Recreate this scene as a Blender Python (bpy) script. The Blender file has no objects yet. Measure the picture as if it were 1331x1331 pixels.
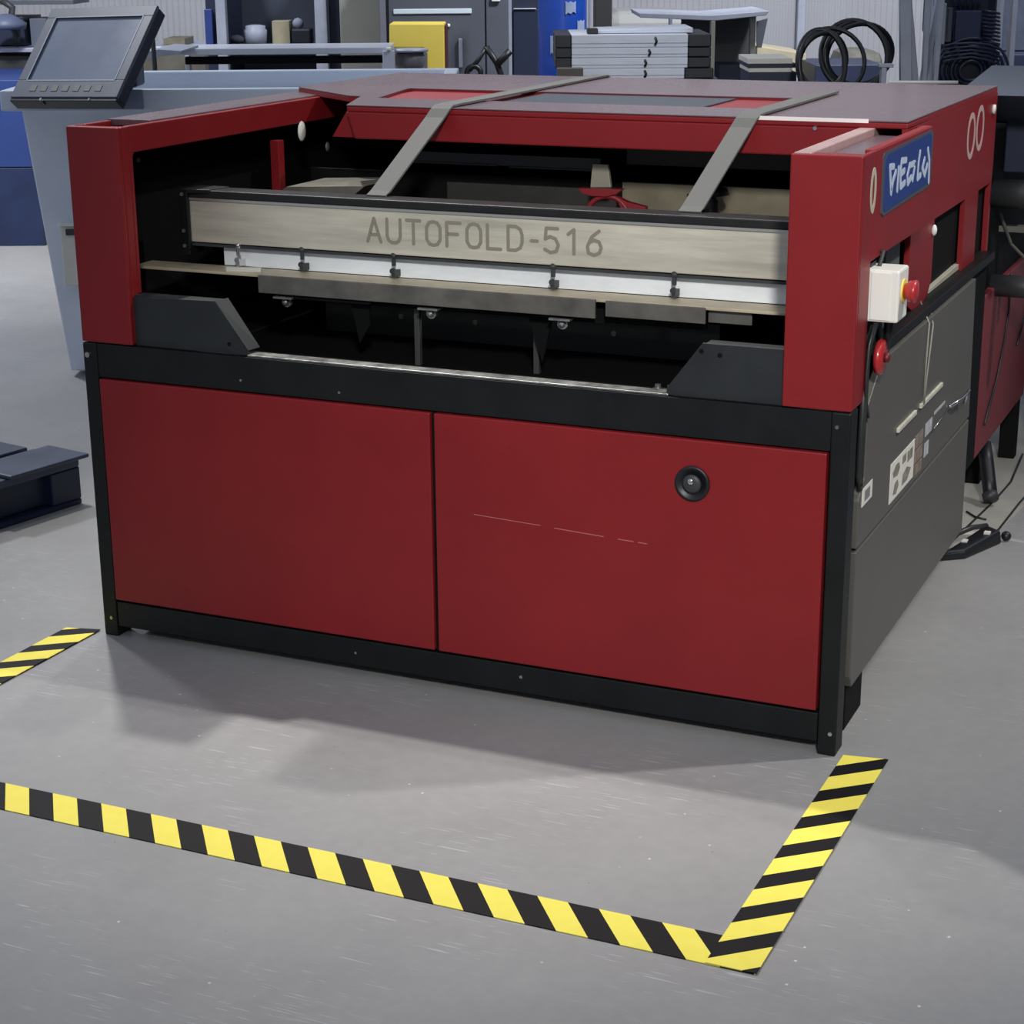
import bpy, bmesh, math, random
from mathutils import Vector, Matrix, Euler
random.seed(7)
PI = math.pi
S = bpy.context.scene
COL = S.collection

# ------------------------------------------------------------------ camera
CAMLOC = Vector((2.36964, -3.08842, 1.44598))
CAMROT = Euler((1.27065360, 0.00817093, 0.41916480), 'XYZ')
FPX = 2388.7
cam_d = bpy.data.cameras.new('camera'); cam = bpy.data.objects.new('camera', cam_d); COL.objects.link(cam)
cam.location = CAMLOC; cam.rotation_euler = CAMROT
cam_d.sensor_width = 36; cam_d.lens = FPX / 1331 * 36; cam_d.clip_end = 100
S.camera = cam

# ------------------------------------------------------------------ world, lamps, exposure
S.view_settings.view_transform = 'Standard'; S.view_settings.look = 'None'
S.view_settings.gamma = 1; S.view_settings.use_curve_mapping = False
S.view_settings.exposure = 0.0
wd = bpy.data.worlds.new('hall_air'); S.world = wd; wd.use_nodes = True
bg = wd.node_tree.nodes['Background']; bg.inputs[0].default_value = (0.74, 0.83, 1.0, 1); bg.inputs[1].default_value = 0.43

def area(name, loc, size, power, col=(1, 1, 1), rot=(0, 0, 0), shape='DISK', sy=None):
    l = bpy.data.lights.new(name, 'AREA'); l.energy = power; l.color = col; l.shape = shape; l.size = size
    if sy: l.size_y = sy
    o = bpy.data.objects.new(name, l); COL.objects.link(o); o.location = loc; o.rotation_euler = rot
    return o
def spot(name, loc, aim, power, deg, rad, col=(1, 1, 1), blend=1.0):
    l = bpy.data.lights.new(name, 'SPOT'); l.energy = power; l.color = col; l.spot_size = math.radians(deg); l.spot_blend = blend; l.shadow_soft_size = rad
    o = bpy.data.objects.new(name, l); COL.objects.link(o); o.location = loc
    o.rotation_euler = (Vector(aim) - Vector(loc)).to_track_quat('-Z', 'Y').to_euler(); return o
# high hall lamps with reflectors
WARM = (1, .972, .93)
spot('high_bay_lamp', (-1.56, 1.92, 6.0), (.85, .5, 0), 1200, 37, .10, WARM)
spot('high_bay_lamp', (5.1, 2.24, 6.0), (.9, .5, 0), 1050, 30, .10, WARM)
spot('high_bay_lamp', (-.42, 2.30, 6.1), (.85, .5, 0), 260, 37, .10, WARM)
# lamp over the aisle in front of the machine
spot('aisle_lamp', (3.4, -4.8, 3.6), (1.45, .1, .9), 1200, 29, .25, WARM)
# added fill spots that brighten the left floor and the far bench row
spot('left_fill_spot', (-4.5, 2.6, 5.5), (-2.2, 2.4, 0), 900, 75, .3, (.95, .97, 1))
spot('bench_fill_spot', (-2.512, 1.577, 4.6), (-4.7, 4.2, .9), 1350, 80, .3, (.95, .97, 1))
spot('bench_fill_spot', (1.755, 3.206, 4.6), (-.2, 6.6, .9), 2000, 80, .3, (.95, .97, 1))

# ------------------------------------------------------------------ hall frame (the hall's walls stand square to this)
YAW = CAMROT.z
FW = Vector((-math.sin(YAW), math.cos(YAW), 0)); RT = Vector((math.cos(YAW), math.sin(YAW), 0))
RM = CAMROT.to_matrix()
def hall(u, d, z):
    return Vector((CAMLOC.x, CAMLOC.y, 0)) + RT * u + FW * d + Vector((0, 0, z))
def uz(px, py, d):
    v = RM @ Vector((px - 665.5, -(py - 665.5), -FPX)); P = CAMLOC + v * (d / v.dot(FW))
    return (P - CAMLOC).dot(RT), P.z

# ------------------------------------------------------------------ materials
def srgb(r, g, b):
    f = lambda c: (c / 255 / 12.92) if c / 255 <= .04045 else ((c / 255 + .055) / 1.055) ** 2.4
    return (f(r), f(g), f(b), 1)
MATS = {}
def mat(name, rgb, rough=.5, metal=0, var=.0, vscale=6, bump=0, bscale=80, coat=0, spec=.5, stretch=(1, 1, 1), dots=None, trans=0):
    if name in MATS: return MATS[name]
    m = bpy.data.materials.new(name); m.use_nodes = True; nt = m.node_tree; N = nt.nodes; L = nt.links
    b = N['Principled BSDF']; c = srgb(*rgb)
    b.inputs['Base Color'].default_value = c; b.inputs['Roughness'].default_value = rough
    b.inputs['Metallic'].default_value = metal; b.inputs['Specular IOR Level'].default_value = spec
    if coat: b.inputs['Coat Weight'].default_value = coat; b.inputs['Coat Roughness'].default_value = .12
    tc = N.new('ShaderNodeTexCoord'); mp = N.new('ShaderNodeMapping'); mp.inputs['Scale'].default_value = stretch
    L.new(tc.outputs['Object'], mp.inputs[0])
    if var:
        n = N.new('ShaderNodeTexNoise'); n.inputs['Scale'].default_value = vscale; n.inputs['Detail'].default_value = 6; n.inputs['Roughness'].default_value = .62
        L.new(mp.outputs[0], n.inputs['Vector'])
        mx = N.new('ShaderNodeMix'); mx.data_type = 'RGBA'
        mx.inputs['A'].default_value = tuple(max(0, x * (1 - var)) for x in c[:3]) + (1,)
        mx.inputs['B'].default_value = tuple(min(1, x * (1 + var)) for x in c[:3]) + (1,)
        mr = N.new('ShaderNodeMapRange'); mr.inputs['From Min'].default_value = .3; mr.inputs['From Max'].default_value = .7
        L.new(n.outputs['Fac'], mr.inputs['Value']); L.new(mr.outputs['Result'], mx.inputs['Factor'])
        last = mx.outputs['Result']
        if dots:
            v = N.new('ShaderNodeTexVoronoi'); v.inputs['Scale'].default_value = dots[0]
            L.new(mp.outputs[0], v.inputs['Vector'])
            r2 = N.new('ShaderNodeMapRange'); r2.inputs['From Min'].default_value = dots[1]; r2.inputs['From Max'].default_value = dots[1] * .6
            L.new(v.outputs['Distance'], r2.inputs['Value'])
            m2 = N.new('ShaderNodeMix'); m2.data_type = 'RGBA'; m2.inputs['B'].default_value = srgb(*dots[2])
            L.new(last, m2.inputs['A']); L.new(r2.outputs['Result'], m2.inputs['Factor']); last = m2.outputs['Result']
        L.new(last, b.inputs['Base Color'])
        r3 = N.new('ShaderNodeMapRange'); r3.inputs['To Min'].default_value = max(.02, rough - .08); r3.inputs['To Max'].default_value = min(1, rough + .1)
        L.new(n.outputs['Fac'], r3.inputs['Value']); L.new(r3.outputs['Result'], b.inputs['Roughness'])
    if bump:
        n2 = N.new('ShaderNodeTexNoise'); n2.inputs['Scale'].default_value = bscale; n2.inputs['Detail'].default_value = 3
        L.new(mp.outputs[0], n2.inputs['Vector'])
        bp = N.new('ShaderNodeBump'); bp.inputs['Strength'].default_value = bump; bp.inputs['Distance'].default_value = .002
        L.new(n2.outputs['Fac'], bp.inputs['Height']); L.new(bp.outputs['Normal'], b.inputs['Normal'])
    MATS[name] = m; return m

RED = mat('red_enamel', (124, 26, 30), .42, var=.10, vscale=3, bump=.10, bscale=220, spec=.35)
REDTOP = mat('red_enamel_glare_top', (94, 78, 84), .27, var=.08, vscale=2.5, spec=.6)  # red greyed in the base colour for the glare on the top faces
REDDEEP = mat('red_enamel_clean', (120, 34, 40), .45, var=.08, vscale=4, spec=.5)
BLK = mat('black_frame_paint', (17, 19, 20), .48, var=.25, vscale=9, bump=.1, bscale=200, spec=.28)
BLK2 = mat('black_gusset_paint', (35, 38, 41), .5, var=.2, vscale=8, bump=.08, bscale=200, spec=.35)
PIT = mat('black_shade_and_paint', (9, 10, 11), .75, spec=.15)  # near-black holds the interior's shade in the colour; also plain black parts
GRYP = mat('charcoal_side_panel', (84, 82, 78), .42, var=.06, vscale=3, bump=.06, bscale=260, spec=.45)
STEEL = mat('brushed_steel', (214, 208, 190), .40, .50, var=.24, vscale=5, stretch=(.6, 5, 7), bump=.05, bscale=60)
ALU = mat('aluminium_strip', (228, 233, 236), .4, .1, var=.12, vscale=7, stretch=(.8, 3, 3))
DULL = mat('dull_grey_steel', (112, 110, 102), .5, .5, var=.25, vscale=9)
WORN = mat('worn_bright_edge', (150, 150, 148), .35, .7, var=.5, vscale=40)
CHROME = mat('bright_chrome', (215, 215, 215), .16, 1)
WHITE = mat('white_plastic', (222, 222, 214), .42, var=.03, vscale=4)
WPAPER = mat('white_paper_label', (215, 212, 203), .6, var=.05, vscale=20)
STRAP = mat('grey_webbing', (86, 86, 85), .75, var=.08, vscale=60, bump=.25, bscale=400)
STRAPE = mat('black_webbing_edge', (25, 25, 24), .8)
INK = mat('dark_print', (128, 123, 108), .6)
DGREY = mat('dark_grey_metal', (48, 50, 52), .5, var=.2, vscale=8)
NAVY = mat('navy_steel', (24, 32, 56), .5, var=.2, vscale=5)
LTGREY = mat('light_grey_profile', (158, 163, 178), .42, .3, var=.1, vscale=9)
BINB = mat('pale_blue_plastic', (214, 222, 236), .5, var=.07, vscale=3)
BINL = mat('pale_blue_rim', (200, 210, 224), .45, var=.04, vscale=4)
BLUE = mat('bright_blue_plastic', (22, 66, 160), .35, var=.12, vscale=4)
DBLUE = mat('deep_blue_plastic', (30, 50, 110), .5, var=.3, vscale=4)
YEL = mat('yellow_enamel', (236, 210, 92), .45, var=.04, vscale=5)
LOGOB = mat('blue_badge', (22, 52, 122), .35, var=.1, vscale=40)
RUB = mat('black_rubber', (17, 19, 24), .45, spec=.5)
TAN = mat('dull_beige_plate', (122, 116, 98), .5, .3, var=.2, vscale=14)
ESTOP = mat('red_push_button', (168, 40, 42), .35, coat=.4)
CABG = mat('grey_cabinet_paint', (78, 82, 92), .5, var=.07, vscale=4)
PAPERS = mat('pale_metal_tray', (205, 212, 226), .45, .1, var=.08, vscale=12, stretch=(1, 1, 6))
BEIGE = mat('beige_card', (150, 142, 120), .75, var=.15, vscale=12)

def floor_mat():
    m = bpy.data.materials.new('grey_epoxy_floor'); m.use_nodes = True; nt = m.node_tree; N = nt.nodes; L = nt.links; b = N['Principled BSDF']
    tc = N.new('ShaderNodeTexCoord')
    def noise(sc, det=5, ro=.55, st=(1, 1, 1), rot=0):
        mp = N.new('ShaderNodeMapping'); mp.inputs['Scale'].default_value = st; mp.inputs['Rotation'].default_value = (0, 0, rot)
        L.new(tc.outputs['Object'], mp.inputs[0])
        n = N.new('ShaderNodeTexNoise'); n.inputs['Scale'].default_value = sc; n.inputs['Detail'].default_value = det; n.inputs['Roughness'].default_value = ro
        L.new(mp.outputs[0], n.inputs['Vector']); return n.outputs['Fac']
    def rng(v, a, c, lo=0, hi=1):
        r = N.new('ShaderNodeMapRange'); r.inputs['From Min'].default_value = a; r.inputs['From Max'].default_value = c
        r.inputs['To Min'].default_value = lo; r.inputs['To Max'].default_value = hi; L.new(v, r.inputs['Value']); return r.outputs['Result']
    def mix(f, a, c):
        x = N.new('ShaderNodeMix'); x.data_type = 'RGBA'; L.new(f, x.inputs['Factor'])
        for k, q in (('A', a), ('B', c)):
            if isinstance(q, tuple): x.inputs[k].default_value = q
            else: L.new(q, x.inputs[k])
        return x.outputs['Result']
    base = mix(rng(noise(1.3, 6), .3, .7), srgb(142, 141, 140), srgb(154, 153, 152))
    base = mix(rng(noise(30, 4, .7), .35, .75, 0, .25), base, srgb(120, 121, 124))
    # tiny bright flecks and dark specks
    mp = N.new('ShaderNodeMapping'); L.new(tc.outputs['Object'], mp.inputs[0])
    v = N.new('ShaderNodeTexVoronoi'); v.inputs['Scale'].default_value = 26; L.new(mp.outputs[0], v.inputs['Vector'])
    near = rng(v.outputs['Distance'], .085, .03)
    pick = rng(N_out(N, L, v.outputs['Color']), .78, .80)
    mm = N.new('ShaderNodeMath'); mm.operation = 'MULTIPLY'; L.new(near, mm.inputs[0]); L.new(pick, mm.inputs[1])
    base = mix(mm.outputs[0], base, srgb(205, 208, 212))
    v2 = N.new('ShaderNodeTexVoronoi'); v2.inputs['Scale'].default_value = 33
    L.new(tc.outputs['Object'], v2.inputs['Vector'])
    near2 = rng(v2.outputs['Distance'], .06, .03); pick2 = rng(N_out(N, L, v2.outputs['Color']), .9, .91)
    m3 = N.new('ShaderNodeMath'); m3.operation = 'MULTIPLY'; L.new(near2, m3.inputs[0]); L.new(pick2, m3.inputs[1])
    base = mix(m3.outputs[0], base, srgb(92, 92, 94))
    # fine scratches in drifting directions
    for rot in (.5, -.7, 1.2):
        s = noise(9, 2, .5, (1, 26, 1), rot); g = noise(2.2, 2, .5)
        s1 = rng(s, .675, .71); g1 = rng(g, .50, .60)
        q = N.new('ShaderNodeMath'); q.operation = 'MULTIPLY'; L.new(s1, q.inputs[0]); L.new(g1, q.inputs[1])
        q2 = N.new('ShaderNodeMath'); q2.operation = 'MULTIPLY'; L.new(q.outputs[0], q2.inputs[0]); q2.inputs[1].default_value = .7
        base = mix(q2.outputs[0], base, srgb(188, 190, 194))
    L.new(base, b.inputs['Base Color'])
    L.new(rng(noise(4, 6), .2, .8, .30, .5), b.inputs['Roughness']); b.inputs['Specular IOR Level'].default_value = .4
    bp = N.new('ShaderNodeBump'); bp.inputs['Strength'].default_value = .12; bp.inputs['Distance'].default_value = .002
    L.new(noise(45, 3), bp.inputs['Height']); L.new(bp.outputs['Normal'], b.inputs['Normal'])
    return m
def N_out(N, L, col):
    s = N.new('ShaderNodeSeparateColor'); L.new(col, s.inputs[0]); return s.outputs[0]

def stripe_mat(name, axis, k, off, o0, period, duty):
    # yellow where frac((p + k*(q-off) - o0)/period) < duty ; p runs along the tape, q across it
    m = bpy.data.materials.new(name); m.use_nodes = True; nt = m.node_tree; N = nt.nodes; L = nt.links; b = N['Principled BSDF']
    tc = N.new('ShaderNodeTexCoord'); sp = N.new('ShaderNodeSeparateXYZ'); L.new(tc.outputs['Object'], sp.inputs[0])
    def M(op, a, c):
        x = N.new('ShaderNodeMath'); x.operation = op
        for i, q in enumerate((a, c)):
            if q is None: continue
            if isinstance(q, (int, float)): x.inputs[i].default_value = q
            else: L.new(q, x.inputs[i])
        return x.outputs[0]
    P, Q = (sp.outputs['X'], sp.outputs['Y']) if axis == 'x' else (sp.outputs['Y'], sp.outputs['X'])
    t = M('SUBTRACT', M('ADD', P, M('MULTIPLY', M('SUBTRACT', Q, off), k)), o0)
    fr = M('FRACT', M('ADD', M('DIVIDE', t, period), 100.0), None)
    f = M('LESS_THAN', fr, duty)
    n = N.new('ShaderNodeTexNoise'); n.inputs['Scale'].default_value = 40; n.inputs['Detail'].default_value = 5; L.new(tc.outputs['Object'], n.inputs['Vector'])
    ye = N.new('ShaderNodeMix'); ye.data_type = 'RGBA'; ye.inputs['A'].default_value = srgb(234, 218, 84); ye.inputs['B'].default_value = srgb(244, 230, 106); L.new(n.outputs['Fac'], ye.inputs['Factor'])
    x = N.new('ShaderNodeMix'); x.data_type = 'RGBA'; x.inputs['A'].default_value = srgb(20, 19, 21); L.new(ye.outputs['Result'], x.inputs['B']); L.new(f, x.inputs['Factor'])
    L.new(x.outputs['Result'], b.inputs['Base Color']); b.inputs['Roughness'].default_value = .6; b.inputs['Specular IOR Level'].default_value = .2
    return m

# ------------------------------------------------------------------ mesh helpers
class MB:
    def __init__(s): s.bm = bmesh.new()
    def box(s, x0, x1, y0, y1, z0, z1):
        v = [s.bm.verts.new((x, y, z)) for x in (min(x0, x1), max(x0, x1)) for y in (min(y0, y1), max(y0, y1)) for z in (min(z0, z1), max(z0, z1))]
        for f in ((0, 1, 3, 2), (4, 6, 7, 5), (0, 4, 5, 1), (2, 3, 7, 6), (0, 2, 6, 4), (1, 5, 7, 3)): s.bm.faces.new([v[i] for i in f])
        return s
    def hexa(s, lo, hi):   # lower ring and upper ring, any length
        a = [s.bm.verts.new(p) for p in lo]; b = [s.bm.verts.new(p) for p in hi]; n = len(a)
        s.bm.faces.new(list(reversed(a))); s.bm.faces.new(b)
        for i in range(n): s.bm.faces.new((a[i], a[(i + 1) % n], b[(i + 1) % n], b[i]))
        return s
    def prism(s, pts, ax, a0, a1):
        f = {'x': lambda p, q, a: (a, p, q), 'y': lambda p, q, a: (p, a, q), 'z': lambda p, q, a: (p, q, a)}[ax]
        return s.hexa([f(p, q, a0) for p, q in pts], [f(p, q, a1) for p, q in pts])
    def hbox(s, x0, y0, x1, y1, d, depth, z0=None, lean=0):  # hall-square box whose near face spans these photo columns/rows at distance d
        u0, za = uz(x0, y1, d); u1, zb = uz(x1, y0, d); u0 = uz(x0, y0, d)[0]
        if z0 is None: z0 = za
        lo = [hall(u0, d, z0), hall(u1, d, z0), hall(u1, d + depth, z0), hall(u0, d + depth, z0)]
        hi = [hall(u0 + lean, d, zb), hall(u1 + lean, d, zb), hall(u1 + lean, d + depth, zb), hall(u0 + lean, d + depth, zb)]
        return s.hexa(lo, hi)
    def tube(s, pts, r, n=8, closed=False, r1=None):
        P = [Vector(p) for p in pts]; rings = []; m = len(P); up = None
        for i, p in enumerate(P):
            a = P[(i - 1) % m] if (closed or i > 0) else p; b = P[(i + 1) % m] if (closed or i < m - 1) else p
            t = (b - a).normalized()
            if up is None: up = t.orthogonal().normalized()
            up = (up - t * up.dot(t)); up = up.normalized() if up.length > 1e-6 else t.orthogonal().normalized()
            w = t.cross(up); rr = r if r1 is None else r + (r1 - r) * i / (m - 1)
            rings.append([s.bm.verts.new(p + (up * math.cos(2 * PI * k / n) + w * math.sin(2 * PI * k / n)) * rr) for k in range(n)])
        for i in range(m if closed else m - 1):
            A, B = rings[i], rings[(i + 1) % m]
            for k in range(n): s.bm.faces.new((A[k], A[(k + 1) % n], B[(k + 1) % n], B[k]))
        if not closed: s.bm.faces.new(list(reversed(rings[0]))); s.bm.faces.new(rings[-1])
        return s
    def cyl(s, c, axis, r, l, n=24):
        c = Vector(c); a = Vector({'x': (1, 0, 0), 'y': (0, 1, 0), 'z': (0, 0, 1)}.get(axis, axis) if isinstance(axis, str) else axis).normalized()
        return s.tube([c, c + a * l], r, n)
    def lathe(s, c, axis, prof, n=28):    # prof: (radius, distance along axis)
        c = Vector(c); a = Vector({'x': (1, 0, 0), 'y': (0, 1, 0), 'z': (0, 0, 1)}[axis] if isinstance(axis, str) else axis).normalized()
        u = a.orthogonal().normalized(); w = a.cross(u); R = []
        for r, h in prof: R.append([s.bm.verts.new(c + a * h + (u * math.cos(2 * PI * k / n) + w * math.sin(2 * PI * k / n)) * max(r, 1e-5)) for k in range(n)])
        for A, B in zip(R, R[1:]):
            for k in range(n): s.bm.faces.new((A[k], A[(k + 1) % n], B[(k + 1) % n], B[k]))
        s.bm.faces.new(list(reversed(R[0]))); s.bm.faces.new(R[-1]); return s
    def ball(s, c, r, sc=(1, 1, 1)):
        g = bmesh.ops.create_icosphere(s.bm, subdivisions=2, radius=r)
        for v in g['verts']: v.co = Vector((v.co.x * sc[0], v.co.y * sc[1], v.co.z * sc[2])) + Vector(c)
        return s
    def strokes(s, lines, w, plane, a, t):   # flat lettering strokes, lines in 2D, plane 'x' or 'y' at coordinate a, thickness t
        f = {'x': lambda p, q, h: (h, p, q), 'y': lambda p, q, h: (p, h, q), 'z': lambda p, q, h: (p, q, h)}[plane]
        q = 0
        for L_ in lines:
            P = [Vector((p[0], p[1])) for p in L_]
            for i in range(len(P) - 1):
                d = P[i + 1] - P[i]
                if d.length < 1e-6: continue
                nn = Vector((-d.y, d.x)).normalized() * (w * .5); q += 1; tt = t * (1 + .04 * (q % 5))
                C4 = (P[i] + nn, P[i] - nn, P[i + 1] - nn, P[i + 1] + nn)
                s.hexa([f(*v, a) for v in C4], [f(*v, a + tt) for v in C4])
            for i, p in enumerate(P):
                q += 1; tt = t * (1.22 + .04 * (q % 3)); O8 = [p + Vector((math.cos(k * PI / 5), math.sin(k * PI / 5))) * (w * .498) for k in range(10)]
                s.hexa([f(*v, a) for v in O8], [f(*v, a + tt) for v in O8])
        return s
    def build(s, name, m, parent=None, bevel=0, smooth=False, label=None, xf=None):
        bmesh.ops.recalc_face_normals(s.bm, faces=s.bm.faces)
        if xf is not None: bmesh.ops.transform(s.bm, matrix=xf, verts=s.bm.verts)
        off = Vector((0, 0, 0)); par = parent
        while par is not None: off += par.location; par = par.parent
        if parent is None:
            xs = [v.co for v in s.bm.verts]
            base = Vector((sum(c.x for c in xs) / len(xs), sum(c.y for c in xs) / len(xs), min(c.z for c in xs)))
            off = base
        bmesh.ops.translate(s.bm, vec=-off, verts=s.bm.verts)
        me = bpy.data.meshes.new(name); s.bm.to_mesh(me); s.bm.free()
        o = bpy.data.objects.new(name, me); COL.objects.link(o); me.materials.append(m)
        if parent is None: o.location = off
        else: o.parent = parent
        if smooth:
            for p in me.polygons: p.use_smooth = True
        if bevel:
            b = o.modifiers.new('soft_edges', 'BEVEL'); b.width = bevel; b.segments = 2; b.limit_method = 'ANGLE'; b.angle_limit = .7
        if label: o['label'] = label
        return o
def thing(name, label, cat, loc=(0, 0, 0), group=None):
    o = bpy.data.objects.new(name, None); COL.objects.link(o); o.location = loc; o.empty_display_size = .05
    return tag(o, label, cat, group)
def tag(o, label, cat, group=None):
    o['label'] = label; o['category'] = cat
    if group: o['group'] = group
    return o
def struct(o): o['kind'] = 'structure'; return o
def arc(c, r, a0, a1, n, plane='xz', sc=1.0):
    out = []
    for i in range(n + 1):
        a = a0 + (a1 - a0) * i / n; p, q = r * math.cos(a), r * math.sin(a) * sc
        out.append((c[0] + p, c[1] + q))
    return out

# ================================================================== SETTING
f = MB().box(-14, 14, -6, 16, -.06, 0); f = f.build('floor', floor_mat()); f.location = (0, 0, 0)
for v in f.data.vertices: v.co.z = -.06 if v.co.z < .03 else 0
struct(f)

def wall_mat():
    m = mat('pale_ribbed_wall_sheet', (150, 151, 157), .6, var=.05, vscale=2)
    N = m.node_tree.nodes; L = m.node_tree.links; b = N['Principled BSDF']
    tc = N.new('ShaderNodeTexCoord'); w = N.new('ShaderNodeTexWave'); w.inputs['Scale'].default_value = 9; w.bands_direction = 'X'
    mp = N.new('ShaderNodeMapping'); mp.inputs['Rotation'].default_value = (0, 0, -YAW); L.new(tc.outputs['Object'], mp.inputs[0]); L.new(mp.outputs[0], w.inputs['Vector'])
    bp = N.new('ShaderNodeBump'); bp.inputs['Strength'].default_value = .5; bp.inputs['Distance'].default_value = .01
    L.new(w.outputs['Fac'], bp.inputs['Height']); L.new(bp.outputs['Normal'], b.inputs['Normal'])
    return m
w = MB().hexa([hall(-8, 11.5, 0), hall(8, 11.5, 0), hall(8, 11.6, 0), hall(-8, 11.6, 0)], [hall(-8, 11.5, 4.2), hall(8, 11.5, 4.2), hall(8, 11.6, 4.2), hall(-8, 11.6, 4.2)])
struct(w.build('wall_back', wall_mat()))
w = MB().box(8.0, 8.1, -6, 16, 0, 5.0)  # unseen wall added to cut the light reaching the machine's right side
struct(w.build('shade_wall_right', mat('slate_shade_wall', (70, 76, 90), .7, var=.05, vscale=2)))

# hazard tapes on the floor
tm = stripe_mat('hazard_stripes_front', 'x', .79, -.697, .288, .1047, .5)
t = MB().box(-.103, 1.72, -.784, -.697, .0004, .0018).build('floor_tape', tm); 
TAPES = [(t, (0, 0, 0))]
tag(t, 'long yellow and black striped hazard tape on the floor in front of the red machine', 'tape')
tm = stripe_mat('hazard_stripes_right', 'y', -.87, 1.645, -.098 - .112 * 20 + .45 * .112, .112, .55)
t = MB().prism([(1.6425, -.784), (1.7215, -.784), (1.7305, .022), (1.6495, .008)], 'z', .0022, .0036).build('floor_tape', tm); TAPES.append((t, 0))
tag(t, 'short striped hazard tape running from the front corner to the machine right foot', 'tape')
tm = stripe_mat('hazard_stripes_left', 'y', -.75, -.022, -.058 - 2.1, .1045, .56)
t = MB().prism([(-.103, -.784), (-.024, -.784), (-.022, .014), (-.100, -.006)], 'z', .0022, .0036).build('floor_tape', tm); TAPES.append((t, 0))
tag(t, 'short striped hazard tape at the left edge beside the machine left foot', 'tape')
for t, _ in TAPES:      # keep the stripes' own coordinates in hall metres
    t['group'] = 'hazard tapes round the machine'
    me = t.data; L0 = t.location.copy()
    for v in me.vertices: v.co += L0
    t.location = (0, 0, 0)

# pale floor patch at the right
p = MB().prism([(1.56, 1.27), (1.66, 1.31), (1.72, 1.95), (1.66, 2.9), (1.4, 2.9)], 'z', .0006, .003).build('floor_mat', mat('pale_beige_floor_board', (158, 156, 148), .6, var=.12, vscale=6))
tag(p, 'pale grey-beige floor strip beside the machine rear right corner', 'mat')

# ================================================================== THE MACHINE
W = 1.636; XS = 1.606; ZT = 1.115
M = thing('folding_machine', 'large dark red and black metal folding machine with AUTOFOLD-516 on its steel beam', 'machine', (0, 0, 0))
def part(mb, name, m, bevel=.0015, parent=M, smooth=False, label=None): return mb.build(name, m, parent, bevel, smooth, label)
# front frame
part(MB().box(0, .035, 0, .052, 0, .655), 'frame_post', BLK, .003)
part(MB().box(1.601, W, 0, .052, 0, .655), 'frame_post', BLK, .003)
part(MB().box(.0355, 1.6005, .002, .045, .583, .654).box(0.0, 1.0, .045, .046, .6, .61), 'top_rail', BLK, .002)
part(MB().box(.0365, 1.5995, .002, .045, .024, .081), 'bottom_rail', BLK, .002)
part(MB().box(.075, 1.60, .05, .09, .003, .05), 'base_plinth', PIT, .001)
# worn bright upper edge of the rail
part(MB().box(.40, 1.295, .006, .040, .6545, .6585), 'rail_lip', WORN, .001)
def door(x0, x1, nm):
    d = part(MB().box(x0, x1, -.004, .02, .0875, .5795), nm, RED, .0025)
    return d
dl = door(.0385, .8125, 'door_panel'); dr = door(.8215, 1.5965, 'door_panel')
part(MB().box(.8130, .8210, .005, .03, .085, .58), 'door_gap_seal', PIT, 0)
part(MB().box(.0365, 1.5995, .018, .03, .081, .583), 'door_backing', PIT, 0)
# scratch across the right door
sc = [[(.915, .3765), (1.02, .374)], [(1.035, .3735), (1.10, .3715)], [(1.155, .369), (1.205, .3665)], [(1.225, .3655), (1.345, .360)]]
part(MB().strokes([[(.905, .3855), (1.00, .3815), (1.045, .3800)]], .0013, 'y', -.0040, -.0006).strokes([[(1.075, .3780), (1.175, .3735)], [(1.205, .3722), (1.235, .3712)], [(1.245, .3708), (1.262, .3700)]], .0016, 'y', -.0040, -.0006), 'scratch', mat('scratched_paint', (170, 96, 100), .6), 0, dr)
# round flush latch in the right door
part(MB().lathe((1.349, -.004, .4975), (0, -1, 0), [(.0335, 0), (.0335, .0035), (.0285, .0045), (.0265, .001)], 36), 'latch_ring', RUB, 0, dr, True)
part(MB().lathe((1.349, -.0065, .4975), (0, -1, 0), [(.018, 0), (.018, .003), (.013, .0055), (.004, .006)], 28), 'latch_key_cup', DGREY, 0, dr, True)
part(MB().lathe((1.348, -.011, .503), (0, -1, 0), [(.0065, 0), (.0065, .003), (.004, .005)], 16), 'latch_pin', CHROME, 0, dr, True)
# bolts on the rails
bolts = [(.012, .629), (1.612, .629), (.020, .045), (1.618, .046), (.43, .066), (.63, .062), (1.0, .058), (1.235, .046), (.59, .605), (.86, .600)]
for bx, bz_, br in ((.012, .629, .006), (1.612, .629, .0035), (.022, .043, .004), (1.625, .045, .004)):
    part(MB().cyl((bx, 0, bz_), (0, -1, 0), br, .003, 10), 'rail_bolt', CHROME, 0)
for bx, bz_, br in ((.628, .052, .0028), (1.0, .058, .0035), (.385, .606, .0028), (.612, .601, .0028)):
    part(MB().cyl((bx, .002, bz_), (0, -1, 0), br, .002, 8), 'rail_bolt', CHROME, 0)
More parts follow.
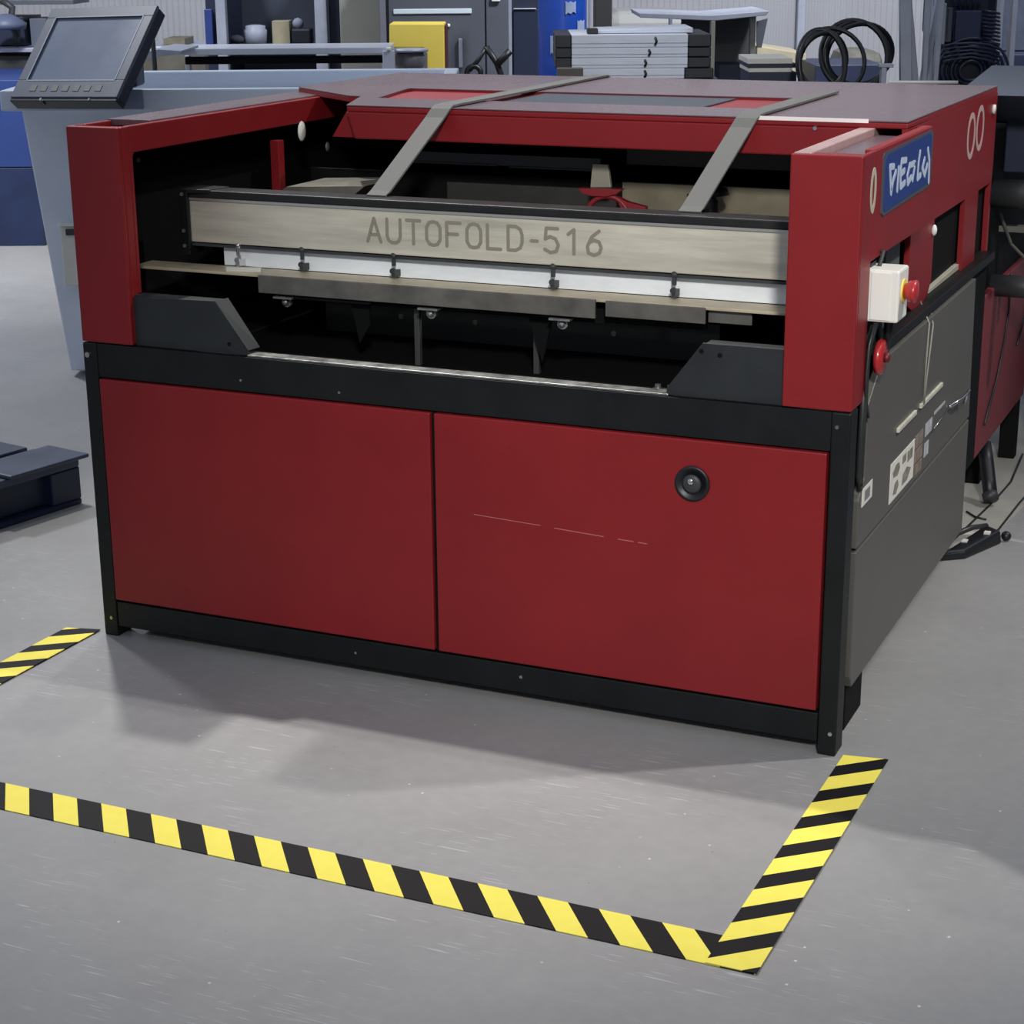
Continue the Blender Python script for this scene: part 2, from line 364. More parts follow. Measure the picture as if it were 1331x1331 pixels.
# red columns and arms
part(MB().box(0, .127, 0, .012, .657, 1.1).box(.117, .127, .012, .036, .657, 1.1).box(0, .01, .012, .05, .657, 1.1).box(.01, .117, .012, .035, 1.085, 1.0985), 'front_column', RED, .003)
part(MB().box(1.51, W, 0, .012, .657, 1.1).box(1.51, 1.52, .012, .04, .657, 1.1).box(1.626, W, .012, .09, .657, 1.1).box(1.52, 1.626, .012, .05, 1.085, 1.0985), 'front_column', RED, .003)
part(MB().prism([(.036, 1.0465), (.93, 1.0465), (.93, 1.1), (.036, 1.1)], 'x', .113, .127).box(.0, .012, .05, 1.44, 1.046, 1.0995).box(.012, .113, .04, .9, 1.06, 1.088), 'left_arm', RED, .002)
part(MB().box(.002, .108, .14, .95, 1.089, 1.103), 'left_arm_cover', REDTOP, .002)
part(MB().prism([(.036, 1.02), (.052, 1.0465), (.036, 1.0465)], 'x', .117, .126).box(.117, .1265, .0365, .046, .76, 1.05), 'corner_gusset', RED, .001)
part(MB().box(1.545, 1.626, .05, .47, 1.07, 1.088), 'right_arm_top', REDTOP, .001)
part(MB().box(1.512, 1.543, .013, .60, 1.05, 1.1012), 'right_arm_inner_rail', mat('pale_pink_edge', (168, 138, 136), .35, var=.1, vscale=20), .002)  # paler pink strip along the arm's inner top
part(MB().box(1.6265, W, .09, .56, .908, 1.1).box(1.606, 1.6265, .546, .56, .908, 1.1).box(1.616, 1.634, .09, .555, 1.094, 1.1015), 'right_arm_side', RED, .002)
# hood
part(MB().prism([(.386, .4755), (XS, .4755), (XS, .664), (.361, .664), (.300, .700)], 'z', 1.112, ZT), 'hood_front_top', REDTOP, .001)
part(MB().prism([(.387, .475), (XS, .475), (XS, .664), (.361, .664), (.301, .700)], 'z', 1.1, 1.1115)
     .hexa([(.404, .475, 1.043), (1.53, .475, 1.043), (1.53, .487, 1.043), (.404, .487, 1.043)], [(.386, .475, 1.1), (1.53, .475, 1.1), (1.53, .487, 1.1), (.386, .487, 1.1)])
     .hexa([(.404, .475, 1.043), (.41, .487, 1.043), (.30, .66, 1.043), (.29, .65, 1.043)], [(.386, .475, 1.1), (.395, .487, 1.1), (.300, .70, 1.1), (.290, .69, 1.1)])
     .box(.40, 1.53, .60, .612, 1.043, 1.1), 'hood_front_beam', RED, .003)
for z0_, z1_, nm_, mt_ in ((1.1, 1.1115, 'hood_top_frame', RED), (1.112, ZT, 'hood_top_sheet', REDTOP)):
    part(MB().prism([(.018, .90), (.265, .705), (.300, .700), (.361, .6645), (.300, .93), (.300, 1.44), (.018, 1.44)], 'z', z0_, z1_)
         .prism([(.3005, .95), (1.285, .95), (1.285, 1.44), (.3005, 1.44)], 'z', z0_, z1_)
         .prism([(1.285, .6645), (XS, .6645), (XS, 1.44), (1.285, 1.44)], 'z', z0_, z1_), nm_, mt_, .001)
part(MB().box(.31, 1.284, .6645, .95, 1.095, 1.1075), 'recessed_top_panel', REDDEEP, .001)
part(MB().box(.655, 1.118, .672, .944, 1.1078, 1.111), 'vent_grille', mat('dark_grille', (52, 58, 68), .38, var=.1, vscale=30), .001, label='dark grey vent insert')
part(MB().hexa([(.335, .50, 1.043), (.402, .50, 1.043), (.402, .503, 1.043), (.335, .503, 1.043)], [(.372, .50, 1.098), (.384, .50, 1.098), (.384, .503, 1.098), (.372, .503, 1.098)]), 'beam_end_web', RED, 0)
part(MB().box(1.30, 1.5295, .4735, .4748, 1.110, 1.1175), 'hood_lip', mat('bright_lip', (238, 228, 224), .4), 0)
part(MB().cyl((1.425, .475, 1.097), (0, -1, 0), .004, .003, 8), 'hood_screw', CHROME, 0)
# hood side plate with two windows (assembled around the openings)
x0, x1 = 1.594, XS
side = MB().box(x0, x1, .475, 1.45, .888, 1.1).box(x0, x1, .555, .785, .80, .888).box(x0, x1, 1.12, 1.277, .708, .888).box(x0, x1, 1.427, 1.45, .22, .888)
side.prism([(.555, .80), (.555, .745), (.60, .728), (.70, .722), (.755, .735), (.785, .76), (.785, .80)], 'x', x0, x1)
part(side, 'hood_side_plate', RED, .0012)
part(MB().box(.002, .014, .04, 1.44, .09, 1.045), 'left_light_block', PIT, 0)  # black panel added to keep light out of the left opening
part(MB().box(.014, 1.59, 1.425, 1.44, .09, 1.1), 'rear_light_block', PIT, 0)  # unseen back panel added to block light from behind
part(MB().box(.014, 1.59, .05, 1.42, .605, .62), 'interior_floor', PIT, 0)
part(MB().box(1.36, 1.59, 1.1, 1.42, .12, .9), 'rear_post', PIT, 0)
part(MB().box(1.576, 1.589, .62, 1.42, .70, 1.09), 'inner_right_plate', PIT, 0)
part(MB().box(1.54, 1.552, .04, .62, .66, 1.06), 'inner_right_plate', mat('dark_grey_plate', (58, 60, 60), .6, var=.15, vscale=7), 0)  # dark grey plate behind the side cutout
part(MB().prism([(.40, .93), (.455, .93), (.50, .90), (.50, .78), (.38, .73), (.36, .80)], 'x', 1.590, 1.598), 'grey_bracket', mat('grey_primer', (88, 90, 90), .55, var=.1, vscale=9), .001)
# charcoal lower side
part(MB().prism([(.090, .378), (1.178, .373), (1.148, .706), (.225, .704), (.128, .64), (.128, .505), (.088, .47)], 'x', 1.622, W), 'side_panel_upper', GRYP, .002)
part(MB().prism([(.090, .125), (.105, .100), (1.10, .092), (1.183, .092), (1.178, .367), (.090, .371)], 'x', 1.622, W), 'side_panel_lower', GRYP, .002)
part(MB().box(1.606, 1.612, .06, 1.17, .12, .69), 'side_panel_backing', PIT, 0)
part(MB().box(1.592, 1.63, .235, 1.42, .708, .727), 'side_rail', BLK, .002)
part(MB().prism([(.80, .728), (1.16, .728), (1.16, .742), (.80, .736)], 'x', 1.57, 1.6), 'window_ledge', mat('cream_ledge', (160, 156, 140), .5, var=.1, vscale=12), .001)
part(MB().box(1.588, 1.612, 1.19, 1.427, .20, .706), 'rear_corner_post', PIT, .001)
part(MB().box(1.575, 1.622, .12, .255, 0, .122), 'foot', PIT, .004)
part(MB().prism([(.10, .125), (.21, .118), (.18, .17), (.10, .19)], 'x', 1.618, 1.621), 'foot_bracket', DGREY, 0)
# labels and small things on the side
lb = part(MB().box(W, W + .0012, .345, .558, .392, .473), 'instruction_label', WPAPER, 0, label='white pictogram instruction label')
part(MB().prism([(.362, .452), (.385, .462), (.415, .461), (.425, .448), (.405, .436), (.370, .440)], 'x', W + .0012, W + .0018).prism([(.37, .405), (.385, .425), (.41, .427), (.42, .412), (.40, .400)], 'x', W + .0012, W + .0018)
     .box(W + .0012, W + .0018, .445, .480, .448, .464).box(W + .0012, W + .0018, .492, .54, .440, .462).prism([(.45, .402), (.50, .402), (.53, .42), (.49, .432), (.455, .424)], 'x', W + .0012, W + .0018), 'pictogram', mat('grey_pictogram', (128, 124, 116), .6, var=.45, vscale=70), 0, lb)
part(MB().box(W, W + .001, .567, .64, .447, .475).box(W, W + .001, .567, .64, .416, .442).box(W, W + .001, .567, .64, .388, .410), 'safety_label', mat('faded_safety_label', (126, 112, 102), .6, var=.45, vscale=40), 0)
part(MB().box(W, W + .001, .665, .73, .45, .478).box(W, W + .001, .75, .86, .478, .484).box(W, W + .001, .665, .705, .405, .435), 'small_label', mat('pale_small_label', (168, 170, 176), .6, var=.25, vscale=40), 0)
part(MB().box(W, W + .001, .112, .19, .452, .486), 'serial_label', WPAPER, 0)
part(MB().box(W + .0011, W + .0016, .13, .17, .459, .479), 'serial_print', mat('grey_print', (120, 120, 122), .6), 0)
part(MB().box(W, W + .006, .378, .54, .529, .538).box(W, W + .006, .585, .80, .530, .539), 'slot_trim', mat('cream_trim', (188, 184, 168), .5, var=.15, vscale=30), .001)
part(MB().tube([(W + .004, .90, .462), (W + .02, .96, .468), (W + .022, 1.0, .470), (W + .022, 1.03, .472)], .0035).tube([(W + .022, 1.02, .471), (W + .012, 1.03, .44)], .0035).tube([(W + .012, .70, .462), (W + .004, .90, .462)], .0015), 'hook_handle', CHROME, 0, smooth=True)
part(MB().tube([(1.6, .70, .735), (W + .004, .62, .70), (W + .006, .60, .62), (W + .006, .60, .535)], .0018, 6).tube([(1.61, .75, .725), (W + .004, .66, .69), (W + .006, .62, .60), (W + .006, .605, .535)], .0018, 6), 'hanging_cord', mat('pale_cord', (132, 132, 122), .7), 0, smooth=True)
# badge, its lettering and the white rings
bd = part(MB().prism([(.142, 1.083), (.152, 1.0905), (.545, 1.0945), (.562, 1.088), (.560, .992), (.548, .985), (.160, .9785), (.145, .986)], 'x', W, W + .0016), 'badge', mat('badge_edge_grey', (66, 72, 84), .5), 0)
part(MB().prism([(.162, 1.079), (.172, 1.085), (.528, 1.089), (.546, 1.083), (.545, .995), (.170, .985), (.160, .992)], 'x', W + .0016, W + .0024), 'badge_face', LOGOB, 0, bd, label='blue badge with white hand-lettered logo')
G = [[(.2226, 1.0593), (.1926, 1.0619), (.2108, 1.0133)], [(.2403, 1.0474), (.2224, 1.0347), (.2108, 1.0133)], [(.2635, 1.0515), (.2606, 1.0127)],
     [(.3229, 1.06), (.2851, 1.0627), (.2798, 1.047), (.2875, 1.0149), (.3206, 1.0193)], [(.3118, 1.0422), (.2818, 1.0387)],
     [(.3998, 1.0464), (.3546, 1.0471), (.34, 1.0294), (.3469, 1.0148), (.3735, 1.0229)], [(.4009, 1.0421), (.3879, 1.0171)],
     [(.4418, 1.0616), (.4332, 1.0443), (.4312, 1.0142), (.4569, 1.0177)], [(.4868, 1.0443), (.4707, 1.0289), (.4953, 1.0134), (.5147, 1.0299)], [(.5132, 1.0601), (.5330, 1.0357), (.537, .9962)]]
part(MB().strokes(G, .0118, 'x', W + .0024, .0006), 'badge_lettering', mat('badge_white', (178, 190, 210), .5), 0, bd)
def ring(cy, cz, ry, rz, w_, x, n=28):
    mb = MB(); lo = []; 
    for i in range(n):
        a = 2 * PI * i / n; b_ = 2 * PI * (i + 1) / n
        P = [(cy + (ry - o) * math.cos(t_), cz + (rz - o) * math.sin(t_)) for t_, o in ((a, 0), (b_, 0), (b_, w_), (a, w_))]
        mb.hexa([(x, *q) for q in P], [(x + .0008, *q) for q in P])
    return mb
part(ring(1.138, 1.026, .046, .052, .013, XS), 'painted_digit_zero', mat('pale_pink_paint', (176, 150, 148), .6), 0)
part(ring(1.242, 1.034, .046, .052, .013, XS), 'painted_digit_zero', MATS['pale_pink_paint'], 0)
part(ring(.082, 1.033, .021, .040, .012, W), 'white_ring_mark', mat('cream_paint_ring', (176, 172, 152), .6), 0)
part(MB().cyl((XS, 1.395, 1.064), 'x', .011, .006, 14), 'side_bolt', WHITE, 0, smooth=True)
part(MB().ball((XS + .004, .765, .868), .006, (1, 1.2, 2)), 'side_bolt', WHITE, 0, smooth=True)
# control box with stop button
cb = part(MB().box(1.622, 1.686, .10, .175, .800, .893), 'control_box', WHITE, .004, label='off-white control box')
part(MB().box(1.6365, 1.672, .0985, .1005, .804, .889), 'box_lid', mat('ivory_lid', (228, 228, 222), .4), .001, cb)
part(MB().cyl((1.686, .137, .8525), 'x', .021, .002, 24), 'stop_collar', YEL, 0, cb, label='yellow collar')
part(MB().lathe((1.688, .137, .8525), 'x', [(.013, 0), (.014, .004), (.0185, .008), (.0205, .018), (.0195, .022), (.006, .024)], 26), 'stop_button', ESTOP, 0, cb, True, 'red mushroom stop button')
part(MB().box(1.60, 1.63, .12, .16, .86, .90).tube([(1.64, .14, .893), (1.642, .16, .915), (1.60, .2, .92)], .004), 'box_mount', DGREY, 0, cb)
# red hand wheel and its cables
hw = part(MB().lathe((1.640, .15, .727), 'x', [(.012, 0), (.030, .002), (.034, .008), (.030, .015), (.012, .016)], 32), 'hand_wheel', ESTOP, 0, smooth=True, label='red hand wheel')
part(MB().lathe((1.656, .15, .727), 'x', [(.009, 0), (.009, .008), (.004, .010)], 16), 'wheel_hub', mat('dark_red_hub', (90, 24, 28), .5), 0, hw, True)
part(MB().tube([(1.645, .11, .80), (1.641, .09, .76), (1.640, .083, .71), (1.641, .085, .66), (1.642, .105, .625)], .003, 8).tube([(1.64, .125, .80), (1.632, .115, .73), (1.636, .085, .66), (1.636, .078, .52), (1.634, .1, .49)], .006, 8)
     .tube([(1.648, .112, .80), (1.64, .09, .75), (1.64, .083, .6), (1.638, .09, .5)], .004, 8), 'control_cable', mat('black_grey_cable', (40, 42, 42), .45), 0, smooth=True)
part(MB().tube([(1.66, .15, .80), (1.655, .17, .76), (1.645, .19, .72), (1.62, .22, .705)], .008, 8).tube([(1.612, .30, .86), (1.612, .27, .78), (1.62, .26, .73)], .006, 8), 'cable_loom', RUB, 0, smooth=True)

# ---- the working beam
bm_ = part(MB().box(.150, 1.553, .203, .258, .8445, .9375), 'steel_beam', STEEL, .002, label='brushed steel beam marked AUTOFOLD-516')
part(MB().box(.150, 1.553, .200, .262, .9385, .955), 'beam_cap', mat('dark_beam_cap', (40, 40, 40), .4, .4, var=.2, vscale=20), .003)
part(MB().box(.150, 1.553, .198, .203, .9335, .9385), 'beam_edge_strip', mat('bright_edge_strip', (205, 203, 194), .3, .8), 0)
def T(cx, s_=1.0): return cx
H_ = .047; w_ = .030; Z0 = .8695
def glyph(ch, x):
    X = lambda a: x + a * w_; Z = lambda b: Z0 + b * H_
    q = {'A': [[(0, 0), (.5, 1), (1, 0)], [(.17, .3), (.83, .3)]],
         'U': [[(0, 1), (0, .28), (.12, .08), (.35, 0), (.65, 0), (.88, .08), (1, .28), (1, 1)]],
         'T': [[(0, 1), (1, 1)], [(.5, 1), (.5, 0)]],
         'O': [[(.5, 0), (.2, .04), (0, .25), (0, .75), (.2, .96), (.5, 1), (.8, .96), (1, .75), (1, .25), (.8, .04), (.5, 0)]],
         'F': [[(0, 0), (0, 1), (1, 1)], [(0, .52), (.8, .52)]],
         'L': [[(0, 1), (0, 0), (.95, 0)]],
         'D': [[(0, 0), (0, 1), (.55, 1), (.88, .88), (1, .65), (1, .35), (.88, .12), (.55, 0), (0, 0)]],
         '-': [[(.3, .44), (.72, .44)]],
         '5': [[(.95, 1), (.15, 1), (.08, .55), (.4, .66), (.8, .58), (1, .33), (.85, .06), (.45, 0), (.05, .12)]],
         '1': [[(.2, .8), (.6, 1), (.6, 0)]],
         '6': [[(.85, 1), (.35, .75), (.05, .35), (.12, .08), (.5, 0), (.88, .1), (1, .33), (.85, .55), (.5, .62), (.15, .5)]]}[ch]
    return [[(X(a), Z(b)) for a, b in l] for l in q]
adv = .0447; xx = .577; lines = []
for i, ch in enumerate('AUTOFOLD-516'):
    lines += glyph(ch, xx - (.004 if ch == '-' else 0)); xx += adv * (.72 if ch == '-' else 1.0)
part(MB().strokes(lines, .0066, 'y', .2030, -.0009), 'beam_lettering', INK, 0, bm_)
part(MB().box(.130, .150, .196, .268, .818, .956).prism([(.150, .190), (.150, .262), (.215, .262), (.205, .20)], 'z', .948, .957).box(.150, .154, .19, .2, .83, .95), 'beam_end_bracket', BLK, .002)
for bz_ in (.945, .868, .836): part(MB().cyl((.138, .196, bz_), (0, -1, 0), .004, .003, 8), 'bracket_screw', DULL, 0)
part(MB().box(.150, 1.553, .206, .25, .836, .842), 'beam_lower_flange', DGREY, 0)
part(MB().box(.215, 1.553, .226, .232, .795, .8335), 'clamp_strip', ALU, .001, label='pale aluminium strip')
part(MB().box(.03, 1.48, .156, .226, .788, .794), 'support_plate', mat('tan_support_plate', (186, 174, 148), .45, .2, var=.22, vscale=10), .001)
lipm = mat('worn_lip_steel', (104, 102, 96), .5, .5, var=.3, vscale=14)
part(MB().box(.345, 1.095, .148, .156, .757, .7935), 'support_lip', lipm, .001)
part(MB().box(1.115, 1.315, .152, .158, .762, .7925).box(1.315, 1.40, .17, .176, .762, .790), 'support_lip', lipm, .001)
part(MB().prism([(.345, .765), (.40, .748), (.60, .748), (.62, .765)], 'y', .158, .20).box(.40, 1.3, .19, .215, .74, .786), 'support_beam', PIT, 0)
for bx, in ((.265,), (.420,), (.634,), (.985,), (1.235,)):
    part(MB().cyl((bx, .205, .822), 'z', .0045, .020, 10).ball((bx, .205, .842), .007).cyl((bx, .202, .812), (0, -1, 0), .006, .006, 10).box(bx - .004, bx + .004, .20, .226, .798, .812), 'clamp_bolt', DGREY if bx > .3 else CHROME, 0, smooth=False)
part(MB().hexa([(.255, .17, .794), (.262, .158, .794), (.335, .178, .794), (.33, .19, .794)], [(.255, .17, .803), (.262, .158, .803), (.335, .178, .803), (.33, .19, .803)]), 'clamp_lever', mat('ivory_lever', (196, 196, 184), .45), .001)
for cx in (.40, .735, 1.02):
    part(MB().box(cx - .022, cx + .022, .15, .20, .747, .751).ball((cx, .165, .738), .0075).cyl((cx, .175, .738), (0, -1, 0), .011, .008, 14), 'adjusting_screw', WORN, 0)
part(MB().box(.679, .691, .20, .212, .62, .757), 'support_post', mat('grey_post_paint', (58, 58, 58), .5), .001)
part(MB().box(.935, .947, .22, .232, .62, .757), 'support_post', MATS['grey_post_paint'], .001)
part(MB().prism([(.54, .757), (.585, .757), (.585, .70), (.56, .66)], 'y', .185, .19), 'web_plate', PIT, 0)
part(MB().prism([(.93, .757), (.99, .757), (.965, .65)], 'y', .195, .20), 'web_plate', PIT, 0)
part(MB().box(.33, 1.25, .45, .46, .62, .70), 'inner_crossmember', mat('faint_grey_cross', (34, 36, 36), .6, var=.2, vscale=6), 0)
for bx in (.52, .70, .86, 1.02): part(MB().cyl((bx, .45, .665), (0, -1, 0), .006, .003, 10), 'inner_bolt', DULL, 0)
part(MB().cyl((1.235, .12, .635), 'z', .006, .012, 8).cyl((1.26, .12, .635), 'z', .006, .012, 8).box(1.22, 1.275, .1, .14, .628, .636), 'adjusting_nuts', WORN, 0)
# black gusset plates on the rail
def gusset(P, side_):
    mb = MB().prism(P, 'y', .012, .018)
    a, b = side_
    dx = b[0] - a[0]
    mb.hexa([(a[0], .012, a[1]), (b[0], .012, b[1]), (b[0] + .004, .05, b[1]), (a[0] + .004, .05, a[1])], [(a[0], .012, a[1] + .003), (b[0] + .004, .012, b[1]), (b[0] + .008, .05, b[1]), (a[0] + .008, .05, a[1] + .003)])
    return mb
part(gusset([(.128, .6555), (.398, .6555), (.398, .668), (.326, .762), (.128, .757)], ((.326, .760), (.396, .666))).box(.128, .326, .018, .05, .756, .760), 'gusset_plate', BLK2, .001)
part(MB().prism([(1.290, .6555), (1.5095, .6555), (1.5095, .757), (1.357, .757), (1.290, .668)], 'y', .012, .018).box(1.362, 1.5095, .018, .045, .753, .757), 'gusset_plate', BLK2, .001)
for bx, bz_ in ((1.355, .742), (1.39, .737), (.355, .676)): part(MB().cyl((bx, .012, bz_), (0, -1, 0), .0045, .001, 10), 'gusset_hole', PIT, 0)
# ---- inside, behind the beam
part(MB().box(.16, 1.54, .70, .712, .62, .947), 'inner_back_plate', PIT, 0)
part(MB().box(.945, 1.52, .688, .70, .862, .948), 'inner_beige_plate', TAN, .001)
part(MB().box(.52, .93, .690, .70, .87, .93), 'inner_dark_plate', mat('dim_grey_plate', (40, 40, 38), .6, var=.3, vscale=8), 0)
part(MB().box(.45, .905, .66, .668, .975, 1.0).box(.45, .66, .655, .66, .974, .978).box(.69, .905, .655, .66, .972, .976), 'inner_upper_bar', mat('slate_bar', (46, 50, 56), .5, var=.1, vscale=6), .001)
part(MB().box(.935, 1.54, .74, .75, .98, 1.04), 'inner_upper_bar', mat('brown_grey_bar', (62, 60, 54), .6, var=.3, vscale=12), .001)
part(MB().prism([(.905, .945), (.952, .947), (.945, .995), (.91, .995)], 'y', .60, .61), 'clamp_clip', mat('pale_clip', (150, 146, 132), .45, .3), .001)
arcp = arc((.965, .885), .050, 0.15 * PI, .92 * PI, 12)
part(MB().tube([(x_, .55, z_) for x_, z_ in arcp], .006, 8).prism([(.900, .950), (1.0, .952), (.988, .942), (.965, .935), (.93, .935), (.91, .940)], 'y', .54, .56).prism([(.985, .935), (1.01, .925), (1.05, .917), (1.05, .88), (1.01, .88)], 'y', .545, .565), 'red_clamp', mat('dark_clamp_red', (120, 26, 32), .45), .001, label='dark red clamp')
part(MB().lathe((1.175, .60, .885), 'z', [(.02, 0), (.018, .045), (.012, .052), (.04, .058), (.034, .070), (.012, .078)], 20), 'black_knob', RUB, 0, smooth=True)
part(MB().box(1.095, 1.105, .684, .688, .90, .93), 'plate_hook', RUB, 0)
part(MB().box(.16, 1.54, .28, .69, .868, .878), 'inner_bed', mat('dark_slatted_bed', (36, 36, 36), .5, var=.3, vscale=10), 0)
for bx in (.45, .62, .80, 1.0, 1.2, 1.38):
    part(MB().hexa([(bx, .29, .878), (bx + .006, .29, .878), (bx + .05, .68, .878), (bx + .044, .68, .878)], [(bx, .29, .881), (bx + .006, .29, .881), (bx + .05, .68, .881), (bx + .044, .68, .881)]), 'bed_slat_edge', DULL, 0)
part(MB().box(.128, .150, .575, .60, .80, 1.02), 'inner_red_post', RED, .001)
part(MB().prism([(.17, .905), (.20, .925), (.40, .935), (.36, .905)], 'y', .52, .70), 'torn_paper_sheet', DULL, 0)
part(MB().ball((.128, .72, 1.028), .016, (.3, 1.1, 1.5)), 'white_spot', WHITE, 0, smooth=True)
part(MB().ball((.150, .80, .985), .009, (.4, 1, 1.3)), 'white_spot', DULL, 0, smooth=True)
part(MB().cyl((.127, .062, 1.030), (1, 0, 0), .005, .003, 8), 'wall_bolt', CHROME, 0)

# ---- rear section of the machine
R_ = thing('rear_feed_unit', 'dark red rear feed unit with black rollers behind the folding machine, at the right edge', 'machine', (1.6, 2.0, 0))
def rp(mb, name, m, bevel=.001, smooth=False, label=None, parent=None): return mb.build(name, m, parent or R_, bevel, smooth, label)
rp(MB().box(1.35, 1.60, 1.50, 2.27, .18, .60), 'side_panel', mat('wrinkled_red_cover', (112, 40, 46), .5, var=.12, vscale=4, bump=.4, bscale=8, stretch=(1, 1, .12)), .004)
rp(MB().tube([(1.603, 1.86, .60), (1.604, 1.86, .50), (1.604, 1.82, .42), (1.604, 1.74, .34), (1.604, 1.60, .25)], .003, 6), 'hanging_wire', RUB, 0, True)
rp(MB().tube([(1.603, 2.2, .60), (1.604, 2.18, .45), (1.604, 2.05, .37)], .003, 6), 'hanging_wire', RUB, 0, True)
rp(MB().box(1.35, 1.585, 1.50, 2.2, .601, .98), 'frame_body', PIT, .002)
rp(MB().cyl((1.586, 1.60, .842), 'x', .036, .16, 24), 'roller', DGREY, 0, True)
rp(MB().cyl((1.586, 1.66, .602), 'x', .028, .16, 24), 'roller', DGREY, 0, True)
rp(MB().box(1.586, 1.75, 1.72, 1.76, .73, .745).tube([(1.59, 1.7, .78), (1.62, 1.72, .70), (1.66, 1.73, .66)], .004, 6), 'cross_rod', DULL, 0)
rp(MB().box(1.50, 1.55, 1.90, 1.95, 0, .18), 'leg', PIT, .002)
rp(MB().box(1.55, 1.595, 2.2, 2.25, 0, .18), 'leg', PIT, .002)
rp(MB().box(1.36, 1.40, 1.52, 1.56, 0, .18), 'leg', PIT, .002)
rp(MB().box(1.36, 1.40, 2.2, 2.25, 0, .18), 'leg', PIT, .002)
rp(MB().box(1.586, 1.72, 1.72, 2.1, .88, 1.06), 'drive_guard', NAVY, .004)
rp(MB().prism([(1.47, 1.09), (1.95, 1.13), (2.05, 1.04), (1.75, 1.0)], 'x', 1.50, 1.78), 'sloping_cover', mat('slate_cover', (64, 70, 82), .5, var=.06, vscale=4), .004)

# rear deck that carries the trays
D = thing('rear_table', 'low grey table behind the red hood carrying metal trays and hose coils', 'table', tuple(hall(.5, 5.9, 0)))
TZ = .98
def hb(mb, u0, u1, d0, d1, z0, z1):
    return mb.hexa([hall(u0, d0, z0), hall(u1, d0, z0), hall(u1, d1, z0), hall(u0, d1, z0)], [hall(u0, d0, z1), hall(u1, d0, z1), hall(u1, d1, z1), hall(u0, d1, z1)])
hb(MB(), -.02, 1.25, 5.45, 6.35, TZ - .03, TZ).build('table_top', DGREY, D, .003)
for (a, b_) in ((0.0, 5.47), (1.18, 5.47), (0.0, 6.28), (1.18, 6.28)): hb(MB(), a, a + .05, b_, b_ + .05, 0, TZ - .0305).build('leg', DGREY, D, .002)

# straps over the machine
def strap(P, w, label):
    mb = MB(); n = len(P)
    ring_ = []
    for i, (x, y, z) in enumerate(P):
        a = P[max(0, i - 1)]; b_ = P[min(n - 1, i + 1)]; t_ = Vector((0, b_[1] - a[1], b_[2] - a[2])).normalized(); nn = Vector((0, -t_.z, t_.y)) * .0022
        c = Vector((x, y, z))
        ring_.append([mb.bm.verts.new(v) for v in (c + Vector((-w / 2, 0, 0)) + nn, c + Vector((w / 2, 0, 0)) + nn, c + Vector((w / 2, 0, 0)) - nn, c + Vector((-w / 2, 0, 0)) - nn)])
    for A, B in zip(ring_, ring_[1:]):
        for k in range(4): mb.bm.faces.new((A[k], A[(k + 1) % 4], B[(k + 1) % 4], B[k]))
    mb.bm.faces.new(ring_[0]); mb.bm.faces.new(list(reversed(ring_[-1])))
    o = mb.build('tension_strap', STRAP); tag(o, label, 'strap', 'straps over the hood')
    return o
strap([(.578, .262, .930), (.580, .240, .9585), (.5815, .256, .964), (.612, .45, 1.095), (.618, .466, 1.112), (.620, .478, 1.1185), (.620, .52, 1.1195), (.618, .70, 1.119), (.604, 1.30, 1.119), (.602, 1.432, 1.119), (.602, 1.449, 1.112), (.602, 1.450, 1.0)], .044,
      'grey webbing strap over the hood, the left one of two')
strap([(1.250, .264, .930), (1.251, .240, .9585), (1.2525, .256, .964), (1.283, .45, 1.095), (1.289, .466, 1.112), (1.292, .478, 1.1185), (1.292, .52, 1.1195), (1.292, .70, 1.119), (1.292, 1.09, 1.119)], .044,
      'grey webbing strap ending on the hood top, the right one of two')

# ================================================================== LEFT SIDE
B_ = thing('plastic_bin', 'large pale blue tapered plastic tub standing behind the machine left side', 'bin', tuple(hall(-1.0, 6.5, 0)))
def ring4(u0, u1, d0, d1, z): return [hall(u0, d0, z), hall(u1, d0, z), hall(u1, d1, z), hall(u0, d1, z)]
uL, zL = uz(92, 484, 6.33); zr = .965
def tub_shell(mb, a, b, z0, z1, th):
    (u0, u1, d0, d1), (v0, v1, e0, e1) = a, b
    lo = ring4(u0, u1, d0, d1, z0); hi = ring4(v0, v1, e0, e1, z1); li = ring4(u0 + th, u1 - th, d0 + th, d1 - th, z0 + th); hi2 = ring4(v0 + th, v1 - th, e0 + th, e1 - th, z1)
    V = [[mb.bm.verts.new(p) for p in r] for r in (lo, hi, hi2, li)]
    for A, Bb in zip(V, V[1:]):
        for k in range(4): mb.bm.faces.new((A[k], A[(k + 1) % 4], Bb[(k + 1) % 4], Bb[k]))
    mb.bm.faces.new(V[0]); mb.bm.faces.new(list(reversed(V[3]))); return mb
tub_shell(MB(), (uL, -.38, 6.33, 6.78), (uz(28, 150, 6.14)[0], -.28, 6.14, 6.92), .02, zr - .02, .02).build('tub', BINB, B_, .006)
r0 = uz(3, 143, 6.08)[0]
rim = MB()
zt = uz(100, 117, 6.06)[1]; zb = uz(100, 144, 6.06)[1]
rim.bm.free(); rim = MB(); rim = tub_shell(rim, (r0, -.2, 6.06, 7.0), (r0, -.2, 6.06, 7.0), zb, zt, .05)
